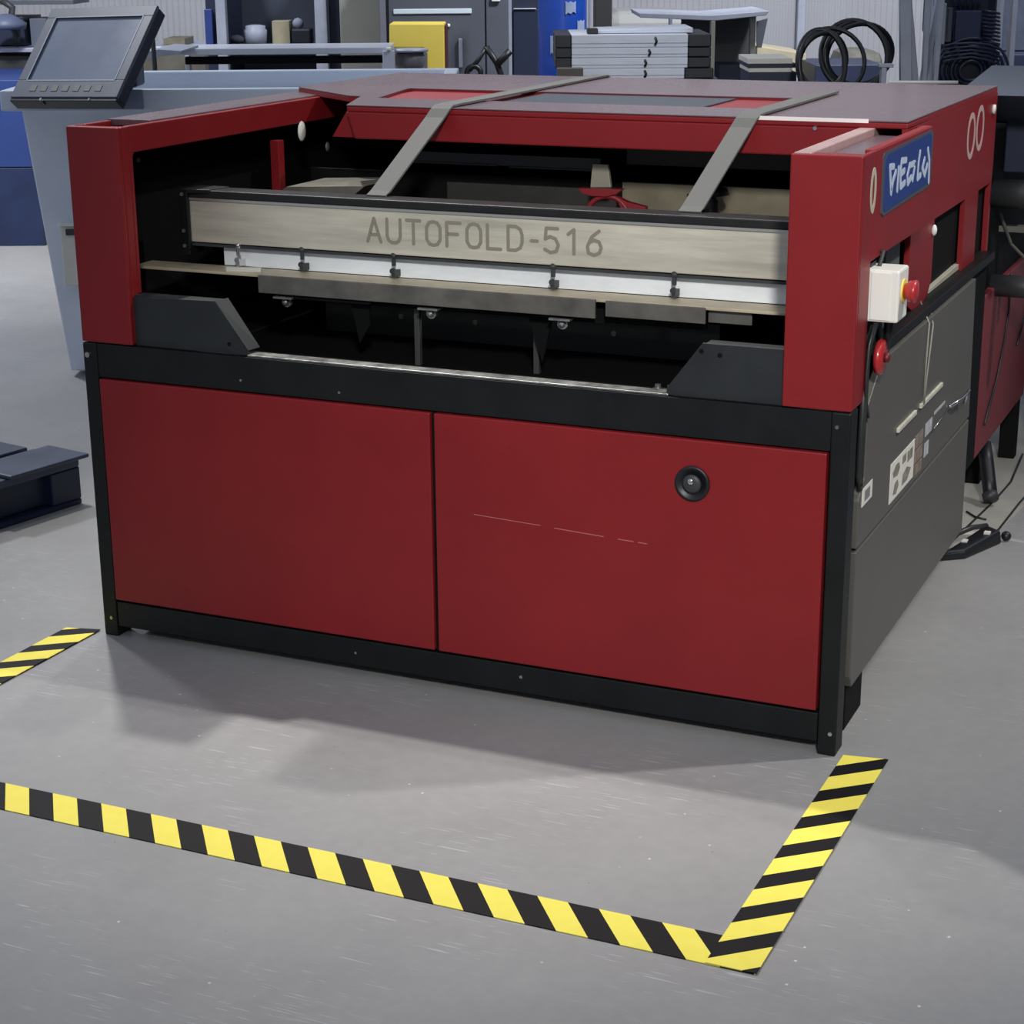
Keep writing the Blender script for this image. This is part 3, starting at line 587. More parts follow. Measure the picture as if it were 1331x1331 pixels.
# cut the floor out of the rim by building it as four bars instead
rim.bm.free(); rim = MB()
hb(rim, r0, -.2, 6.06, 6.11, zb, zt); hb(rim, r0, -.2, 6.95, 7.0, zb, zt); hb(rim, r0, r0 + .05, 6.11, 6.95, zb, zt); hb(rim, -.25, -.2, 6.11, 6.95, zb, zt)
rim.build('rim', BINL, B_, .006)
hb(MB(), uz(150, 0, 6.06)[0], uz(178, 0, 6.06)[0], 6.052, 6.06, zb + .004, zt).build('rim_shade_patch', mat('shaded_rim_blue', (122, 134, 156), .5), B_, .003)  # darker rim patch, the monitor base's shadow put into its colour
hb(MB(), uL + .12, uL + .16, 6.24, 6.30, .06, zr - .10).build('side_rib', BINL, B_, .006)
# latch plate on the tub, seen just left of the red column
lx0, lz1 = uz(74, 296, 6.1); lx1, lz0 = uz(110, 374, 6.1)
hb(MB(), lx0, lx1, 6.14, 6.22, lz0, lz1).build('latch_plate', WPAPER, B_, .003)
hb(MB(), lx0 - .006, lx1, 6.13, 6.22, lz1, lz1 + .006).build('latch_lip', WHITE, B_, 0)
hb(MB(), lx0 + .02, lx1, 6.13, 6.14, lz1 - .030, lz1 - .010).build('latch_slot', DGREY, B_, 0)

# monitor lying back on the tub's rim
RH = Matrix((RT, FW, Vector((0, 0, 1)))).transposed()
mo = thing('touch_monitor', 'grey touch screen monitor tilted back on the pale blue tub rim', 'monitor', tuple(hall(-1.6, 6.1, 1.0)))
MR = (RH @ Euler((-.718, -.03, -.508), 'XYZ').to_matrix()).to_4x4(); MT = Matrix.Translation(hall(-1.607, 6.0, .990)) @ MR
MW, MH_ = .441, .353
def mp(mb, name, m, bevel=.002, **k): return mb.build(name, m, mo, bevel, xf=MT, **k)
mp(MB().box(0, MW, .012, .050, 0, MH_), 'monitor_body', mat('monitor_shell', (40, 44, 58), .5), .006)
bz = MB(); bw = .042
bz.box(0, MW, 0, .012, 0, .066).box(0, MW, 0, .012, MH_ - .040, MH_).box(0, .040, 0, .012, .066, MH_ - .04).box(MW - .040, MW, 0, .012, .066, MH_ - .04)
mp(bz, 'bezel', mat('monitor_bezel', (88, 94, 108), .38, var=.05, vscale=9), .002)
mp(MB().box(.040, MW - .040, .006, .0118, .066, MH_ - .040), 'screen', mat('grey_off_screen', (112, 122, 142), .25, var=.04, vscale=4, spec=.5), 0)
e = .004
mp(MB().box(.036, MW - .036, -.001, .001, .062, .0665).box(.036, MW - .036, -.001, .001, MH_ - .040, MH_ - .037).box(.036, .040, -.001, .001, .064, MH_ - .038).box(MW - .04, MW - .036, -.001, .001, .064, MH_ - .038), 'screen_trim', mat('pale_screen_trim', (150, 156, 170), .4), 0)
btn = MB()
for i in range(7): btn.box(.07 + i * .045, .095 + i * .045, -.0015, .0, .022, .044)
mp(btn, 'buttons', mat('bezel_buttons', (104, 106, 102), .5), .001)
mp(MB().box(.0, MW, .004, .046, -.012, 0).cyl((.14, .02, -.0125), (0, -1, 0), .004, .018, 10), 'bottom_edge', mat('monitor_underside', (22, 26, 40), .4), .002)
mp(MB().cyl((.13, .004, -.006), (0, -1, 0), .005, .002, 10).cyl((.33, .004, -.006), (0, -1, 0), .004, .002, 10), 'port', CHROME, 0)
su, sz = uz(150, 130, 6.12)
hb(MB(), su - .03, su + .07, 6.14, 6.28, zt, zt + .09).build('monitor_foot', mat('monitor_foot_dark', (30, 36, 58), .5), mo, .01)

# pallet at the left edge
PL = thing('plastic_pallet', 'dark navy plastic pallet lying on the floor at the left edge', 'pallet', (-1.3, .8, 0))
pm = mat('navy_pallet_plastic', (26, 36, 62), .45, var=.25, vscale=8)
pa = Vector((-.655, .80)); 
def pq(a, b): # a along the front edge to the left/near, b away to the back
    e1 = Vector((-.06, -.98)).normalized(); e1 = Vector((-.72, -.42)).normalized(); e1 = Vector((-.055, -.285)); e1 = e1.normalized(); e2 = Vector((-e1.y, e1.x)) * -1
    p_ = pa + e1 * a + e2 * b; return (p_.x, p_.y)
def pbox(a0, a1, b0, b1, z0, z1, nm, m_, bev=.004):
    P = [pq(a0, b0), pq(a1, b0), pq(a1, b1), pq(a0, b1)]
    return MB().hexa([(x, y, z0) for x, y in P], [(x, y, z1) for x, y in P]).build(nm, m_, PL, bev)
pbox(0, 1.1, 0, 1.0, .0, .016, 'bottom_deck', pm)
pbox(0, .1, 0, 1.0, .016, .105, 'runner', pm); pbox(.5, .6, 0, 1.0, .016, .105, 'runner', pm); pbox(1.0, 1.1, 0, 1.0, .016, .105, 'runner', pm)
pbox(.02, 1.08, .03, .05, .016, .104, 'side_wall', pm)
for k in range(5): pbox(0, 1.1, k * .205, k * .205 + .18, .105, .128, 'deck_board', mat('slate_pallet_top', (54, 62, 80), .45, var=.2, vscale=7))
pbox(-.02, .25, -.02, .14, .1285, .14, 'torn_sheet', MATS['slate_pallet_top'])

# ================================================================== RIGHT SIDE, ON THE FLOOR
pd = thing('foot_pedal', 'black foot switch pedal on the floor by the machine rear right corner', 'pedal', (1.64, 1.32, 0))
MB().hexa([(1.585, 1.20, .0), (1.64, 1.24, 0), (1.70, 1.40, 0), (1.65, 1.44, 0)], [(1.59, 1.205, .022), (1.637, 1.245, .022), (1.695, 1.398, .035), (1.652, 1.435, .035)]).build('pedal_body', RUB, pd, .006)
MB().tube([(1.60, 1.26, .05), (1.635, 1.33, .055), (1.66, 1.39, .045)], .007).build('pedal_guard', mat('dull_black_tube', (44, 44, 44), .4), pd, 0, True)
MB().box(1.618, 1.632, 1.29, 1.31, .0225, .030).box(1.66, 1.675, 1.36, 1.375, .03, .037).build('pedal_label', WPAPER, pd)
MB().ball((1.705, 1.425, .013), .013).build('pedal_knob', RUB, pd, 0, True)
hs = thing('black_hose', 'short thick black hose leaning by the machine rear corner', 'hose', (1.6, 1.7, 0))
MB().tube([(1.575, 1.79, .15), (1.590, 1.76, .11), (1.605, 1.73, .06), (1.618, 1.70, .022)], .019, 14).build('hose_body', RUB, hs, 0, True)
MB().lathe((1.619, 1.698, .021), (.3, -.5, -.6), [(.021, -.02), (.021, 0), (.012, .001)], 14).build('hose_cuff', DGREY, hs, 0, True)
for i, (P, lab) in enumerate((([(1.62, 2.2, .02), (1.63, 1.95, .006), (1.62, 1.75, .006), (1.598, 1.50, .006), (1.585, 1.36, .006)], 'thin black cable on the floor passing the black hose'),
                       ([(1.71, 2.3, .006), (1.70, 2.0, .006), (1.685, 1.75, .006), (1.675, 1.50, .006), (1.672, 1.44, .008)], 'thin black cable on the floor running to the foot pedal'),
                       ([(1.57, 1.62, .006), (1.60, 1.58, .006), (1.63, 1.57, .006)], 'very short black cable end lying across the pale floor strip'))):
    o = MB().tube([(x, y, z) for x, y, z in P], .0028, 6).build('floor_cable', RUB, None, 0, True); tag(o, lab, 'cable', 'cables on the floor')
cs = thing('equipment_legs', 'dark machine legs with castor on the floor at the right edge', 'castor', (1.66, 2.45, 0))
MB().box(1.62, 1.72, 2.35, 2.5, .06, .30).build('leg_block', BLK, cs, .004)
MB().cyl((1.63, 2.42, .035), 'x', .035, .03, 18).build('castor_wheel', DGREY, cs, 0, True)
MB().cyl((1.64, 2.34, .12), 'z', .006, .05, 8).ball((1.64, 2.34, .17), .01).build('castor_bolt', CHROME, cs)

# ================================================================== BACKGROUND
def H(name, x0, y0, x1, y1, d, depth, m, parent=None, z0=None, bevel=.003, lean=0, label=None):
    return MB().hbox(x0, y0, x1, y1, d, depth, z0, lean).build(name, m, parent, bevel, False, label)
def bthing(name, label, cat, px, d, group=None):
    u, _ = uz(px, 60, d); return thing(name, label, cat, tuple(hall(u, d, 0)), group)

# conduit on the wall
tag(H('conduit', 1040, -60, 1050, 60, 11.42, .06, LTGREY, z0=0.0), 'vertical pale grey conduit on the ribbed wall above the coiled hoses', 'pipe')
# far left: blue pallet box and dark machinery
o = bthing('storage_crate', 'tall blue plastic crate standing on the floor at the far left', 'crate', 20, 9.3)
H('crate_body', -80, 218, 50, 322, 9.3, .9, mat('navy_blue_crate', (24, 38, 74), .5, var=.25, vscale=5), o, z0=0)
H('crate_upper', -80, 104, 40, 218, 9.3, .9, mat('royal_blue_crate', (38, 60, 118), .45, var=.1, vscale=3), o)
H('crate_corner_post', 36, 150, 50, 218, 9.28, .1, DBLUE, o)
o = bthing('workshop_machine', 'dark slate machine tool behind the blue crate at far left', 'machine', 30, 10.3)
H('machine_base', -80, 72, 62, 110, 10.3, .5, DGREY, o, z0=0)
H('machine_ledge', -80, 62, 62, 69, 10.25, .6, LTGREY, o)
H('machine_body', -80, 22, 30, 60, 10.4, .4, NAVY, o)
H('machine_hood', -80, 0, 95, 7, 10.4, .4, CABG, o, bevel=.002)
MB().tube([hall(*((uz(x, y, 10.3)[0], 10.3, uz(x, y, 10.3)[1]))) for x, y in ((2, 0), (16, 10), (14, 30), (22, 45), (20, 60))], .02).build('machine_hose', DGREY, o, 0, True)
H('machine_panel', 38, 24, 60, 60, 10.45, .3, mat('slate_panel', (88, 94, 108), .5), o)
MB().lathe(hall(uz(8, 30, 10.2)[0], 10.2, uz(8, 38, 10.2)[1]), 'z', [(.10, 0), (.11, .03), (.05, .07), (.02, .08)], 18).build('machine_cap', mat('slate_cap', (84, 94, 118), .5), o, 0, True)

# storage rack with things on it
o = bthing('storage_rack', 'tall navy storage rack with grey uprights behind the steel bench', 'shelf', 345, 8.9)
H('rack_back', 268, -80, 437, 100, 9.5, .03, mat('dim_slate_back', (44, 50, 66), .6, var=.15, vscale=2), o, z0=0)
H('rack_side', 262, -80, 290, 100, 8.95, .5, NAVY, o, z0=0)
H('rack_side', 424, -80, 438, 100, 8.95, .5, NAVY, o, z0=0)
H('upright', 275, -80, 288, 100, 8.88, .06, LTGREY, o, z0=0)
H('upright', 405, -80, 421, 100, 8.88, .06, LTGREY, o, z0=0)
H('rack_shelf', 288, 60, 424, 64, 8.95, .5, DGREY, o)
H('blue_panel', 265, 12, 275, 62, 8.9, .04, DBLUE, o)
def bt(name, label, cat, mb, m, group=None, smooth=False, bevel=.003):
    o = mb.build(name, m, None, bevel, smooth); return tag(o, label, cat, group)
zsh = uz(350, 60, 8.95)[1]
def onshelf(px, d, prof, z0): return MB().lathe(hall(uz(px, 60, d)[0], d, z0), 'z', prof, 20)
bt('plastic_tub', 'pale lidded round tub on the rack, left of the cardboard box', 'container', onshelf(333, 9.05, [(.05, 0), (.055, .07), (.048, .075), (.048, .09), (.02, .095)], zsh), mat('pale_tub', (140, 146, 164), .5), smooth=True, bevel=0)
bt('cardboard_box', 'small beige cardboard box standing on the navy rack', 'box', MB().hbox(353, 27, 376, 59, 9.05, .12, zsh), BEIGE)
bt('black_bag', 'black bag with a pale round bundle beside the cardboard box', 'bag', MB().hbox(378, 37, 404, 59, 9.05, .12, zsh), mat('blue_black_bag', (16, 20, 34), .6), bevel=.01)
bt('cloth_bundle', 'pale round cloth bundle resting on the black bag', 'bundle', MB().ball(hall(uz(387, 31, 9.1)[0], 9.11, uz(387, 31, 9.1)[1]), .028), mat('pale_cloth', (128, 134, 152), .8), smooth=True, bevel=0)
bt('rag_heap', 'small crumpled grey rag heap on the rack, left of the round tub', 'rag', MB().ball(hall(uz(309, 54, 9.05)[0], 9.05, zsh + .028), .035, (1.2, 1, .6)), mat('dim_rag', (70, 74, 84), .9), smooth=True, bevel=0)

# steel bench
o = bthing('steel_bench', 'long grey steel bench with one white end leg behind the pale blue tub', 'table', 350, 7.6)
zb_ = uz(350, 72, 7.6)[1]
H('bench_edge', 232, 61, 506, 72, 7.6, .33, mat('pale_bench_steel', (196, 200, 212), .35, .3, var=.05, vscale=4), o)
H('bench_apron', 240, 72, 498, 84, 7.64, .03, PIT, o)
H('bench_leg', 497, 66, 512, 100, 7.58, .05, mat('white_leg_paint', (186, 190, 204), .45), o, z0=0)
H('bench_leg', 502, 62, 508, 66, 7.57, .05, WHITE, o)
H('bench_leg', 240, 72, 246, 100, 7.85, .05, LTGREY, o, z0=0)
mb = MB(); P = [(176, 78), (236, 70), (236, 66), (205, 64), (176, 70)]
mb.hexa([hall(uz(x, y, 7.3)[0], 7.3, uz(x, y, 7.3)[1]) for x, y in P], [hall(uz(x, y, 7.3)[0], 7.7, uz(x, y, 7.3)[1]) for x, y in P])
mb.build('bench_bracket', LTGREY, o, .002)
bt('leaning_rod', 'thin dark rod standing behind the monitor', 'rod', MB().tube([hall(uz(199, 56, 7.2)[0], 7.2, 1.11), hall(uz(204, 92, 7.2)[0], 7.2, 0)], .009), DGREY, bevel=0)
bt('wooden_tray', 'small olive tray on the wall ledge, right of the monitor', 'tray', MB().hbox(212, 50, 240, 60, 10.6, .3), mat('olive_wood', (96, 92, 78), .7, var=.3, vscale=20))
o = bthing('wall_ledge', 'low pale ledge along the wall, right of the monitor', 'ledge', 230, 10.7); H('ledge_top', 170, 60, 268, 66, 10.5, .7, LTGREY, o); H('ledge_front', 172, 66, 266, 100, 10.52, .6, mat('brown_dim_ledge', (84, 80, 72), .7, var=.4, vscale=6), o, z0=0)

# pillar and cabinets
tag(H('beige_pillar', 438, -80, 491, 100, 8.8, .4, mat('beige_pillar_paint', (140, 139, 132), .7, var=.08, vscale=5), z0=0), 'beige wall pillar between the navy rack and the grey cabinet', 'pillar')
o = bthing('grey_cabinet', 'tall dark grey metal cabinet with a white label strip behind the yellow enclosure', 'cabinet', 580, 8.6)
H('cabinet_body', 492, -80, 661, 100, 8.62, .8, CABG, o, z0=0)
H('cabinet_door', 503, -60, 629, 99, 8.60, .02, CABG, o, z0=.1)
H('cabinet_door', 631, -60, 659, 99, 8.60, .02, CABG, o, z0=.1)
H('cabinet_edge', 491, -60, 499, 99, 8.58, .04, mat('edge_grey', (104, 108, 118), .5), o, z0=.1)
H('label_strip', 511, 11, 613, 18.5, 8.592, .006, mat('pale_label_strip', (196, 208, 216), .5), o)
H('door_handle', 596, 50, 601, 88, 8.575, .02, LTGREY, o)
H('door_catch', 577, 31, 585, 35, 8.58, .02, WHITE, o)
H('door_catch', 639, -6, 650, 2, 8.58, .02, WHITE, o)
o = bthing('yellow_enclosure', 'bright yellow metal enclosure with a cut-out corner in front of the grey cabinet', 'enclosure', 543, 8.0)
mb = MB(); P = [(506, 31), (577, 31), (577, 100), (555, 100), (555, 70), (550, 62), (512, 62), (506, 62)]
pts = [(uz(x, y, 8.0)[0], uz(x, y, 8.0)[1]) for x, y in P]; ptz = [(u_, (0 if k in (2, 3) else z_)) for k, (u_, z_) in enumerate(pts)]
A = [mb.bm.verts.new(hall(u_, 8.0, z_)) for u_, z_ in ptz]; Bv = [mb.bm.verts.new(hall(u_, 8.25, z_)) for u_, z_ in ptz]
mb.bm.faces.new(A); mb.bm.faces.new(list(reversed(Bv)))
for k in range(len(A)): mb.bm.faces.new((A[k], A[(k + 1) % len(A)], Bv[(k + 1) % len(A)], Bv[k]))
mb.build('enclosure_shell', YEL, o, .004)
H('inner_edge', 577, 33, 580, 100, 8.05, .2, mat('dark_red_edge', (74, 30, 34), .5), o, z0=0)
o = bthing('pipe_flange', 'mottled grey pipe flange on a stub in the notch of the yellow enclosure', 'valve', 531, 7.8)
c = hall(uz(532, 64, 7.8)[0], 7.85, 0)
zf = uz(532, 64, 7.8)[1]
fm = mat('mottled_grey_iron', (98, 98, 100), .6, .3, var=.45, vscale=30)
MB().lathe(c + Vector((0, 0, zf - .012)), 'z', [(.075, 0), (.078, .006), (.075, .012)], 28).build('flange_plate', LTGREY, o, 0, True)
MB().lathe(c + Vector((0, 0, zf - .085)), 'z', [(.045, 0), (.06, .02), (.062, .05), (.055, .072)], 24).build('flange_body', fm, o, 0, True)
MB().lathe(c, 'z', [(.05, 0), (.03, .03), (.03, zf - .086)], 20).build('stand_pipe', DGREY, o, 0, True)
# black hoist chain parts
o = bthing('hand_puller', 'black pulling tool with crossed arms leaning before the grey cabinet', 'tool', 645, 8.1)
def hp3(x, y, d): u_, z_ = uz(x, y, d); return hall(u_, d, z_)
MB().tube([hp3(610, 92, 8.1), hp3(622, 78, 8.1), hp3(632, 61, 8.1)], .010).tube([hp3(632, 61, 8.1), hp3(646, 82, 8.1), hp3(652, 100, 8.1), hp3(655, 300, 8.1)], .014).tube([hp3(646, 84, 8.08), hp3(656, 74, 8.08), hp3(663, 66, 8.08)], .016).build('arm', RUB, o, 0, True)
MB().tube([hp3(x_, y_, 8.1) for x_, y_ in [(616 + 9 * math.cos(a), 95 + 9 * math.sin(a)) for a in [k * PI / 8 for k in range(16)]]], .012, 8, True).build('loop', RUB, o, 0, True)
MB().tube([hp3(612, 103, 8.1), hp3(614, 330, 8.1)], .010).build('leg', RUB, o, 0, True)
tag(H('grey_post', 660, -60, 664.5, 100, 8.3, .04, LTGREY, z0=0), 'slim pale grey post between the grey and the navy cabinets', 'post')
o = bthing('navy_cabinet', 'dark navy metal cabinet left of the bright blue drum', 'cabinet', 680, 8.6)
H('cabinet_body', 663, -80, 702, 100, 8.65, .6, mat('midnight_cabinet', (27, 33, 52), .5, var=.08, vscale=3), o, z0=0)
H('cabinet_door', 667, 12, 699, 99, 8.63, .02, mat('midnight_door', (30, 37, 58), .45), o, z0=.1)
H('door_rim', 667, 10.5, 697, 12.5, 8.62, .02, LTGREY, o)
# blue drum
o = bthing('plastic_drum', 'bright blue plastic drum with torn white labels', 'drum', 731, 7.6)
uc = (uz(700, 50, 7.6)[0] + uz(764, 50, 7.6)[0]) / 2; rd = (uz(764, 50, 7.6)[0] - uz(700, 50, 7.6)[0]) / 2
MB().lathe(hall(uc, 7.7, .0), 'z', [(rd * .9, 0), (rd, .03), (rd, .45), (rd * 1.02, .47), (rd, .49), (rd, .95), (rd * 1.02, .97), (rd, .99), (rd, 1.38), (rd * .8, 1.42)], 36).build('drum_body', BLUE, o, 0, True)
lm = mat('torn_white_label', (152, 166, 196), .6, var=.1, vscale=20)
def curved_patch(px0, px1, y0, y1, nm):
    mb = MB(); g = []
    for k in range(5):
        px = px0 + (px1 - px0) * k / 4; u_ = uz(px, 40, 7.6)[0] - uc; s_ = max(-.98, min(.98, u_ / rd)); th = math.asin(s_)
        dd = 7.7 - (rd + .002) * math.cos(th); uu = uc + (rd + .002) * math.sin(th)
        g.append([mb.bm.verts.new(hall(uu, dd, uz(px, y_, 7.55)[1])) for y_ in (y0 + (k % 2) * 2, y1 - (k * 3 % 5))])
    for A_, B2 in zip(g, g[1:]): mb.bm.faces.new((A_[0], B2[0], B2[1], A_[1]))
    m_ = mb.build(nm, lm, o, 0); sm = m_.modifiers.new('thick', 'SOLIDIFY'); sm.thickness = .002
curved_patch(735, 748, 2, 20, 'drum_label'); curved_patch(750, 759, 27, 44, 'drum_label'); curved_patch(716, 721, 47, 72, 'drum_label')
tag(H('grey_post', 765.5, -60, 769, 100, 7.9, .03, LTGREY, z0=0), 'slim pale grey post right beside the bright blue drum', 'post')
tag(H('black_post', 774, -60, 796, 100, 9.6, .25, mat('black_column_paint', (22, 24, 28), .6), z0=0), 'broad black column behind the stacked metal trays', 'column')

# metal trays on the rear table
TD = 5.52
bt('black_plinth', 'low black plinth under the stack of pale metal trays', 'base', hb(MB(), uz(742, 70, TD)[0], uz(935, 70, TD)[0], TD - .02, TD + .36, TZ + .0005, uz(800, 103, TD)[1]), RUB)
ztop = TZ
o = None
tr_top = [44.0, 62, 74, 88, 101.5]
rows = [(45, 61), (62, 74), (75, 88), (89, 103)]
labs = ['topmost flat one of the four pale metal trays stacked on the rear table', 'second from the top of the four pale metal trays stacked on the rear table', 'third from the top of the four pale metal trays stacked on the rear table', 'lowest of the four pale metal trays stacked on the rear table']
for i in range(4):
    z1 = uz(800, rows[i][0], TD)[1]; z0 = uz(800, 103, TD)[1] + .0005 if i == 3 else uz(800, rows[i + 1][0], TD)[1] + .0005
    x0_, x1_ = (743, 894) if i != 3 else (757, 890)
    u0, u1 = uz(x0_, 70, TD)[0], uz(x1_, 70, TD)[0]
    t = thing('metal_tray', labs[i], 'tray', tuple(hall((u0 + u1) / 2, TD + .2, z0)), 'metal trays in the stack')
    mb = MB(); hh = z1 - z0
    hb(mb, u0, u1, TD, TD + .35, z0, z0 + hh * .30); hb(mb, u0, u1, TD - .003, TD + .35, z0 + hh * .30, z1)
    mb.build('tray_body', PAPERS, t, .002)
    xh = (851, 843, 838, 838)[i]; uh = uz(xh, 70, TD)[0]
    zc = (z0 + z1) / 2
    MB().tube([hall(uh, TD - .012, zc + hh * .3), hall(uh + .004, TD - .018, zc), hall(uh, TD - .012, zc - hh * .3)], .0035).build('tray_latch', RUB, t, 0, True)
    if i < 3:
        hb(MB(), uz(722, 70, TD)[0], u0 - .0005, TD, TD + .34, z0, z1).build('end_cap', mat('black_end_cap', (18, 22, 34), .5, var=.1, vscale=9), t, .003)
    hb(MB(), u1 + .0005, uz(924 if i < 3 else 928, 70, TD)[0], TD - .004, TD + .34, z0, z1 - .001).build('end_cap', MATS['black_end_cap'], t, .003)
zt0 = uz(800, 45, TD)[1]
t = thing('metal_tray', 'upper pale metal tray lying skewed on top of the stack', 'tray', tuple(hall(.25, TD + .2, zt0)), 'metal trays in the stack')
u0, u1 = uz(772, 40, TD)[0], uz(903, 40, TD)[0]
za, zb2 = uz(780, 41, TD)[1], uz(900, 37, TD)[1]
MB().hexa([hall(u0, TD + .05, zt0 + .001), hall(u1, TD + .05, zt0 + .001), hall(u1, TD + .3, zt0 + .001), hall(u0, TD + .3, zt0 + .001)],
          [hall(u0, TD + .05, za), hall(u1, TD + .05, zb2), hall(u1, TD + .3, zb2), hall(u0, TD + .3, za)]).build('tray_body', PAPERS, t, .002)
hb(MB(), uz(764, 40, TD)[0], uz(778, 40, TD)[0], TD + .03, TD + .10, zt0 + .001, uz(770, 38, TD)[1]).build('tray_catch', RUB, t, .002)
bt('wooden_block', 'small grey-brown block in front of the left end of the tray stack', 'block', hb(MB(), uz(724, 90, 5.46)[0], uz(758, 90, 5.46)[0], 5.46, 5.495, TZ + .001, uz(740, 88.5, 5.46)[1]), mat('dusty_brown_block', (84, 80, 76), .7, var=.15, vscale=12))
# vertical pale stand behind the stack
# folding cart/table
o = bthing('work_cart', 'grey drop-leaf work cart with slim legs behind the stacked trays', 'cart', 930, 7.2)
mb = MB(); P = [(830, 17), (925, 20), (1000, 14), (996, 20), (930, 27), (832, 23)]
mb.hexa([hp3(x, y, 7.2) for x, y in P], [hp3(x, y, 7.2) + FW * .5 for x, y in P]); mb.build('cart_top', LTGREY, o, .002)
H('cart_leg', 924, 27, 930, 100, 7.2, .04, mat('beige_grey_leg', (122, 120, 112), .5), o, z0=0)
H('cart_leg', 976, 20, 983, 100, 7.25, .04, MATS['beige_grey_leg'], o, z0=0)
H('cart_leg', 870, 24, 874, 36, 7.2, .04, LTGREY, o)
H('cart_back_panel', 886, 22, 976, 100, 7.6, .03, mat('dim_brown_panel', (62, 62, 64), .6, var=.15, vscale=3), o, z0=0)
H('cart_drawer', 935, 84, 968, 100, 7.3, .2, NAVY, o, z0=.3)
mb = MB(); P = [(984, 28), (998, 24), (990, 62), (984, 62)]
mb.hexa([hp3(x, y, 7.4) for x, y in P], [hp3(x, y, 7.4) + FW * .02 for x, y in P]); mb.build('cart_flap', CABG, o, 0)
# wrapped goods on the far side
bt('dust_sheet', 'pale grey sheet-covered goods bulging behind the trays', 'cover', MB().hbox(790, 14, 900, 100, 9.9, .6, 0), mat('pale_cover_sheet', (140, 140, 140), .7, var=.1, vscale=3, bump=.5, bscale=6), bevel=.06)
bt('cardboard_stack', 'low beige cardboard stack between the cart and the hose coils', 'cardboard', MB().hexa([hp3(984, 60, 8.6), hp3(1075, 73, 8.6), hp3(1075, 73, 8.6) + FW * .6, hp3(984, 60, 8.6) + FW * .6], [hp3(984, 60, 8.6), hp3(1075, 73, 8.6), hp3(1075, 73, 8.6) + FW * .6, hp3(984, 60, 8.6) + FW * .6]) if False else MB().hexa([hp3(984, 100, 8.6), hp3(1048, 100, 8.6), hp3(1048, 100, 8.6) + FW * .5, hp3(984, 100, 8.6) + FW * .5], [hp3(984, 60, 8.6), hp3(1048, 70, 8.6), hp3(1048, 70, 8.6) + FW * .5, hp3(984, 60, 8.6) + FW * .5]), BEIGE)
bt('dark_crate', 'low dark slate crate seen through the hose coils', 'crate', MB().hbox(1060, 84, 1150, 104, 8.2, .5, 0), NAVY)
bt('brown_sack', 'dim brown sack lying behind the hose coils', 'sack', MB().hbox(1095, 66, 1150, 84, 9.4, .4, 0), mat('dim_brown_sack', (92, 90, 84), .8, var=.3, vscale=14, bump=.5, bscale=12), bevel=.05)
# flat stack
for i, (a, b_, m_) in enumerate(((76, 82, WPAPER), (83, 88, NAVY), (88.5, 93, WPAPER), (94, 103, NAVY))):
    z1 = uz(1000, a, 6.0)[1]; z0 = uz(1000, (83, 88.5, 94, 103)[i], 6.0)[1] + .0004
    if i == 3: z0 = TZ + .0004
    z0 = min(z0, z1 - .004)
    bt('metal_plate' if m_ is not WPAPER else 'white_board', ('uppermost white board in the small pile left of the hose coils', 'dark navy plate under the uppermost white board', 'lower white board in the small pile left of the hose coils', 'dark navy plate at the bottom of the small pile')[i], 'plate' if m_ is not WPAPER else 'board',
       hb(MB(), uz(972 + i, 80, 6.0)[0], uz(1030 if i % 2 == 0 else 1036, 80, 6.0)[0], 6.0, 6.25, z0, z1), m_, bevel=.001)
# hose coils
def coil(cx, cy, rx, ry, n, r, d, label, tilt):
    mb = MB()
    for k in range(n):
        P = []
        for i in range(36):
            a = 2 * PI * i / 36
            u_, z_ = uz(cx + (k - n / 2) * tilt, cy, d)
            s_ = d / FPX
            P.append(hall(u_ + (rx + k * 1.5) * s_ * math.cos(a), d + .03 * k + .05 * math.sin(a * 1.0 + k), z_ + (ry - k * 2.0) * s_ * math.sin(a) * 1.0))
        mb.tube(P, r, 8, True)
    bt('hose_coil', label, 'hose', mb, RUB, 'hose coils on the rear table', True, 0)
coil(1072, 83, 30, 41, 3, .008, 5.75, 'small black hose coil standing on the rear table, the left front one', 3)
coil(1082, 79, 42, 39, 1, .007, 5.85, 'thin black hose loop leaning between the two larger coils', 3)
coil(1119, 72, 42, 42, 3, .008, 5.95, 'large black hose coil standing on the rear table, the right one', 6)
bt('bench_clamp', 'small grey clamp post on the rear table before the upright profiles', 'clamp', MB().hbox(1146, 88, 1153, 106, 5.65, .03, TZ).hbox(1143, 83, 1162, 88, 5.65, .03), LTGREY, bevel=.002)
# upright aluminium profiles
prof = [(1172, 1186, 0, 5.9, -.02, 'leftmost pale grey upright profile right of the hose coils'), (1188, 1196, 0, 6.1, -.05, 'slanting pale grey profile second from the hose coils'),
        (1196, 1204, 0, 6.3, .05, 'pale profile leaning right in the upright bundle'), (1199, 1205, 0, 6.0, 0, 'narrow upright grey profile in the middle of the bundle'), (1207, 1211, 0, 6.4, .0, 'thin far pale profile behind the others in the upright bundle'), (1213, 1219, 0, 5.95, .01, 'rightmost pale grey upright profile left of the black cable reel')]
for a, b_, _, d, ln, lab in prof:
    u0, _z = uz(a, 104, d); u1, _z = uz(b_, 104, d); zz = uz(a, -30, d)[1]
    mb = MB(); lo = [hall(u0, d, TZ), hall(u1, d, TZ), hall(u1, d + .03, TZ), hall(u0, d + .03, TZ)]
    mb.hexa(lo, [p_ + RT * ln + Vector((0, 0, zz - TZ)) for p_ in lo]); bt('aluminium_profile', lab, 'profile', mb, LTGREY, 'upright profiles by the cable reel', bevel=.002)
bt('white_rod', 'thin white rod lying on the rear table at the hood back edge', 'rod', MB().tube([hp3(1155, 107, 5.6), hp3(1245, 107, 5.6)], .005), WHITE, smooth=True, bevel=0)
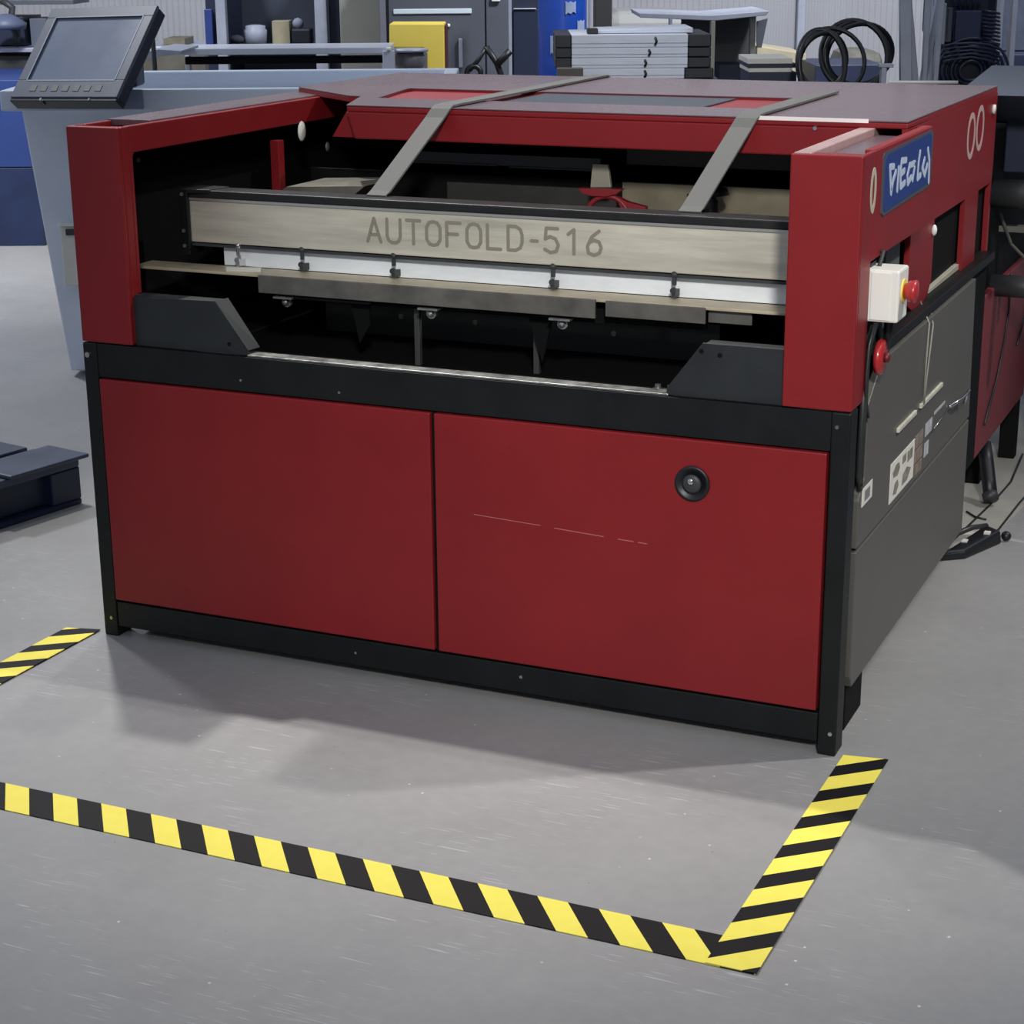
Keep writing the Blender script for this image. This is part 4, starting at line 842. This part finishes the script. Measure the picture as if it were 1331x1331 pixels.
# cable reel
o = bthing('cable_reel', 'big black reel of coiled cable in a frame right of the upright profiles', 'reel', 1260, 6.5)
RD = 6.5
cm = mat('black_coiled_cable', (20, 25, 42), .45, var=.3, vscale=20)
mb = MB()
for k in range(7):
    P = []
    for i in range(30):
        a = 2 * PI * i / 30; u_, z_ = uz(1262, 92, RD); s_ = RD / FPX; rr = (14 + k * 5.5) * s_
        P.append(hall(u_ + rr * math.cos(a) * 1.0, RD + .012 * (k % 2), z_ + rr * .85 * math.sin(a)))
    mb.tube(P, .0055, 6, True)
mb.build('lower_coil', mat('blue_grey_cable', (34, 42, 66), .4), o, 0, True)
hb(MB(), uz(1222, 60, RD)[0], uz(1300, 60, RD)[0], RD + .03, RD + .25, 0, uz(1260, 58, RD)[1]).build('reel_body', cm, o, .02)
mb = MB()
for k in range(9):
    y_ = 14 + k * 5
    mb.tube([hp3(1277, y_, RD - .01), hp3(1290, y_ + 1.5, RD - .03), hp3(1299, y_ + 4, RD)], .005, 6)
mb.build('side_windings', MATS['blue_grey_cable'], o, 0, True)
hb(MB(), uz(1222, 0, RD)[0], uz(1303, 0, RD)[0], RD + .03, RD + .3, uz(1260, 58, RD)[1], 1.36).build('upper_coil', cm, o, .04)
H('centre_panel', 1243, 14, 1277, 53, RD - .0, .03, mat('slate_blue_panel', (44, 54, 86), .5), o)
H('panel_frame', 1225, 4, 1231, 58, RD - .02, .03, LTGREY, o)
for k in range(5): MB().tube([hp3(1226, 60 + k * 5, RD - .03), hp3(1240, 57 + k * 5, RD - .05), hp3(1262, 56 + k * 4.5, RD - .06), hp3(1284, 58 + k * 5, RD - .05), hp3(1299, 64 + k * 5, RD - .03)], .0045, 6).build('middle_winding', MATS['blue_grey_cable'], o, 0, True)
H('panel_frame', 1233, 10, 1239, 55, RD - .01, .03, CABG, o)
mb = MB()
for k in range(5): mb.tube([hp3(1240 + k * 9, -14, RD - .02), hp3(1242 + k * 8, 2, RD - .03), hp3(1246 + k * 6, 11, RD - .01)], .006, 6)
mb.build('top_windings', MATS['blue_grey_cable'], o, 0, True)
for (x_, w2, lab, m_) in ((1304, 6, 'grey upright post just right of the black cable reel', LTGREY), (1321, 7, 'pale grey upright post at the right edge', LTGREY), (1313, 5, 'short beige upright tube between the two posts at the right edge', MATS['beige_grey_leg'])):
    bt('grey_post' if w2 != 5 else 'beige_tube', lab, 'post', MB().hbox(x_, -60 if w2 != 5 else 40, x_ + w2, 110, 6.9 if w2 != 5 else 7.0, .04, 0), m_, bevel=.002)
o = bthing('dark_equipment', 'dark blue machine body behind the posts at the right edge', 'machine', 1320, 7.6)
H('equipment_body', 1290, 70, 1420, 120, 7.6, .5, NAVY, o, z0=0)
H('equipment_top', 1306, -60, 1420, 66, 7.8, .4, mat('slate_equipment', (58, 64, 80), .5, var=.3, vscale=7), o)
MB().cyl(hp3(1309, 95, 7.5), tuple(-FW), .018, .02, 16).build('equipment_dial', WHITE, o, 0, True)
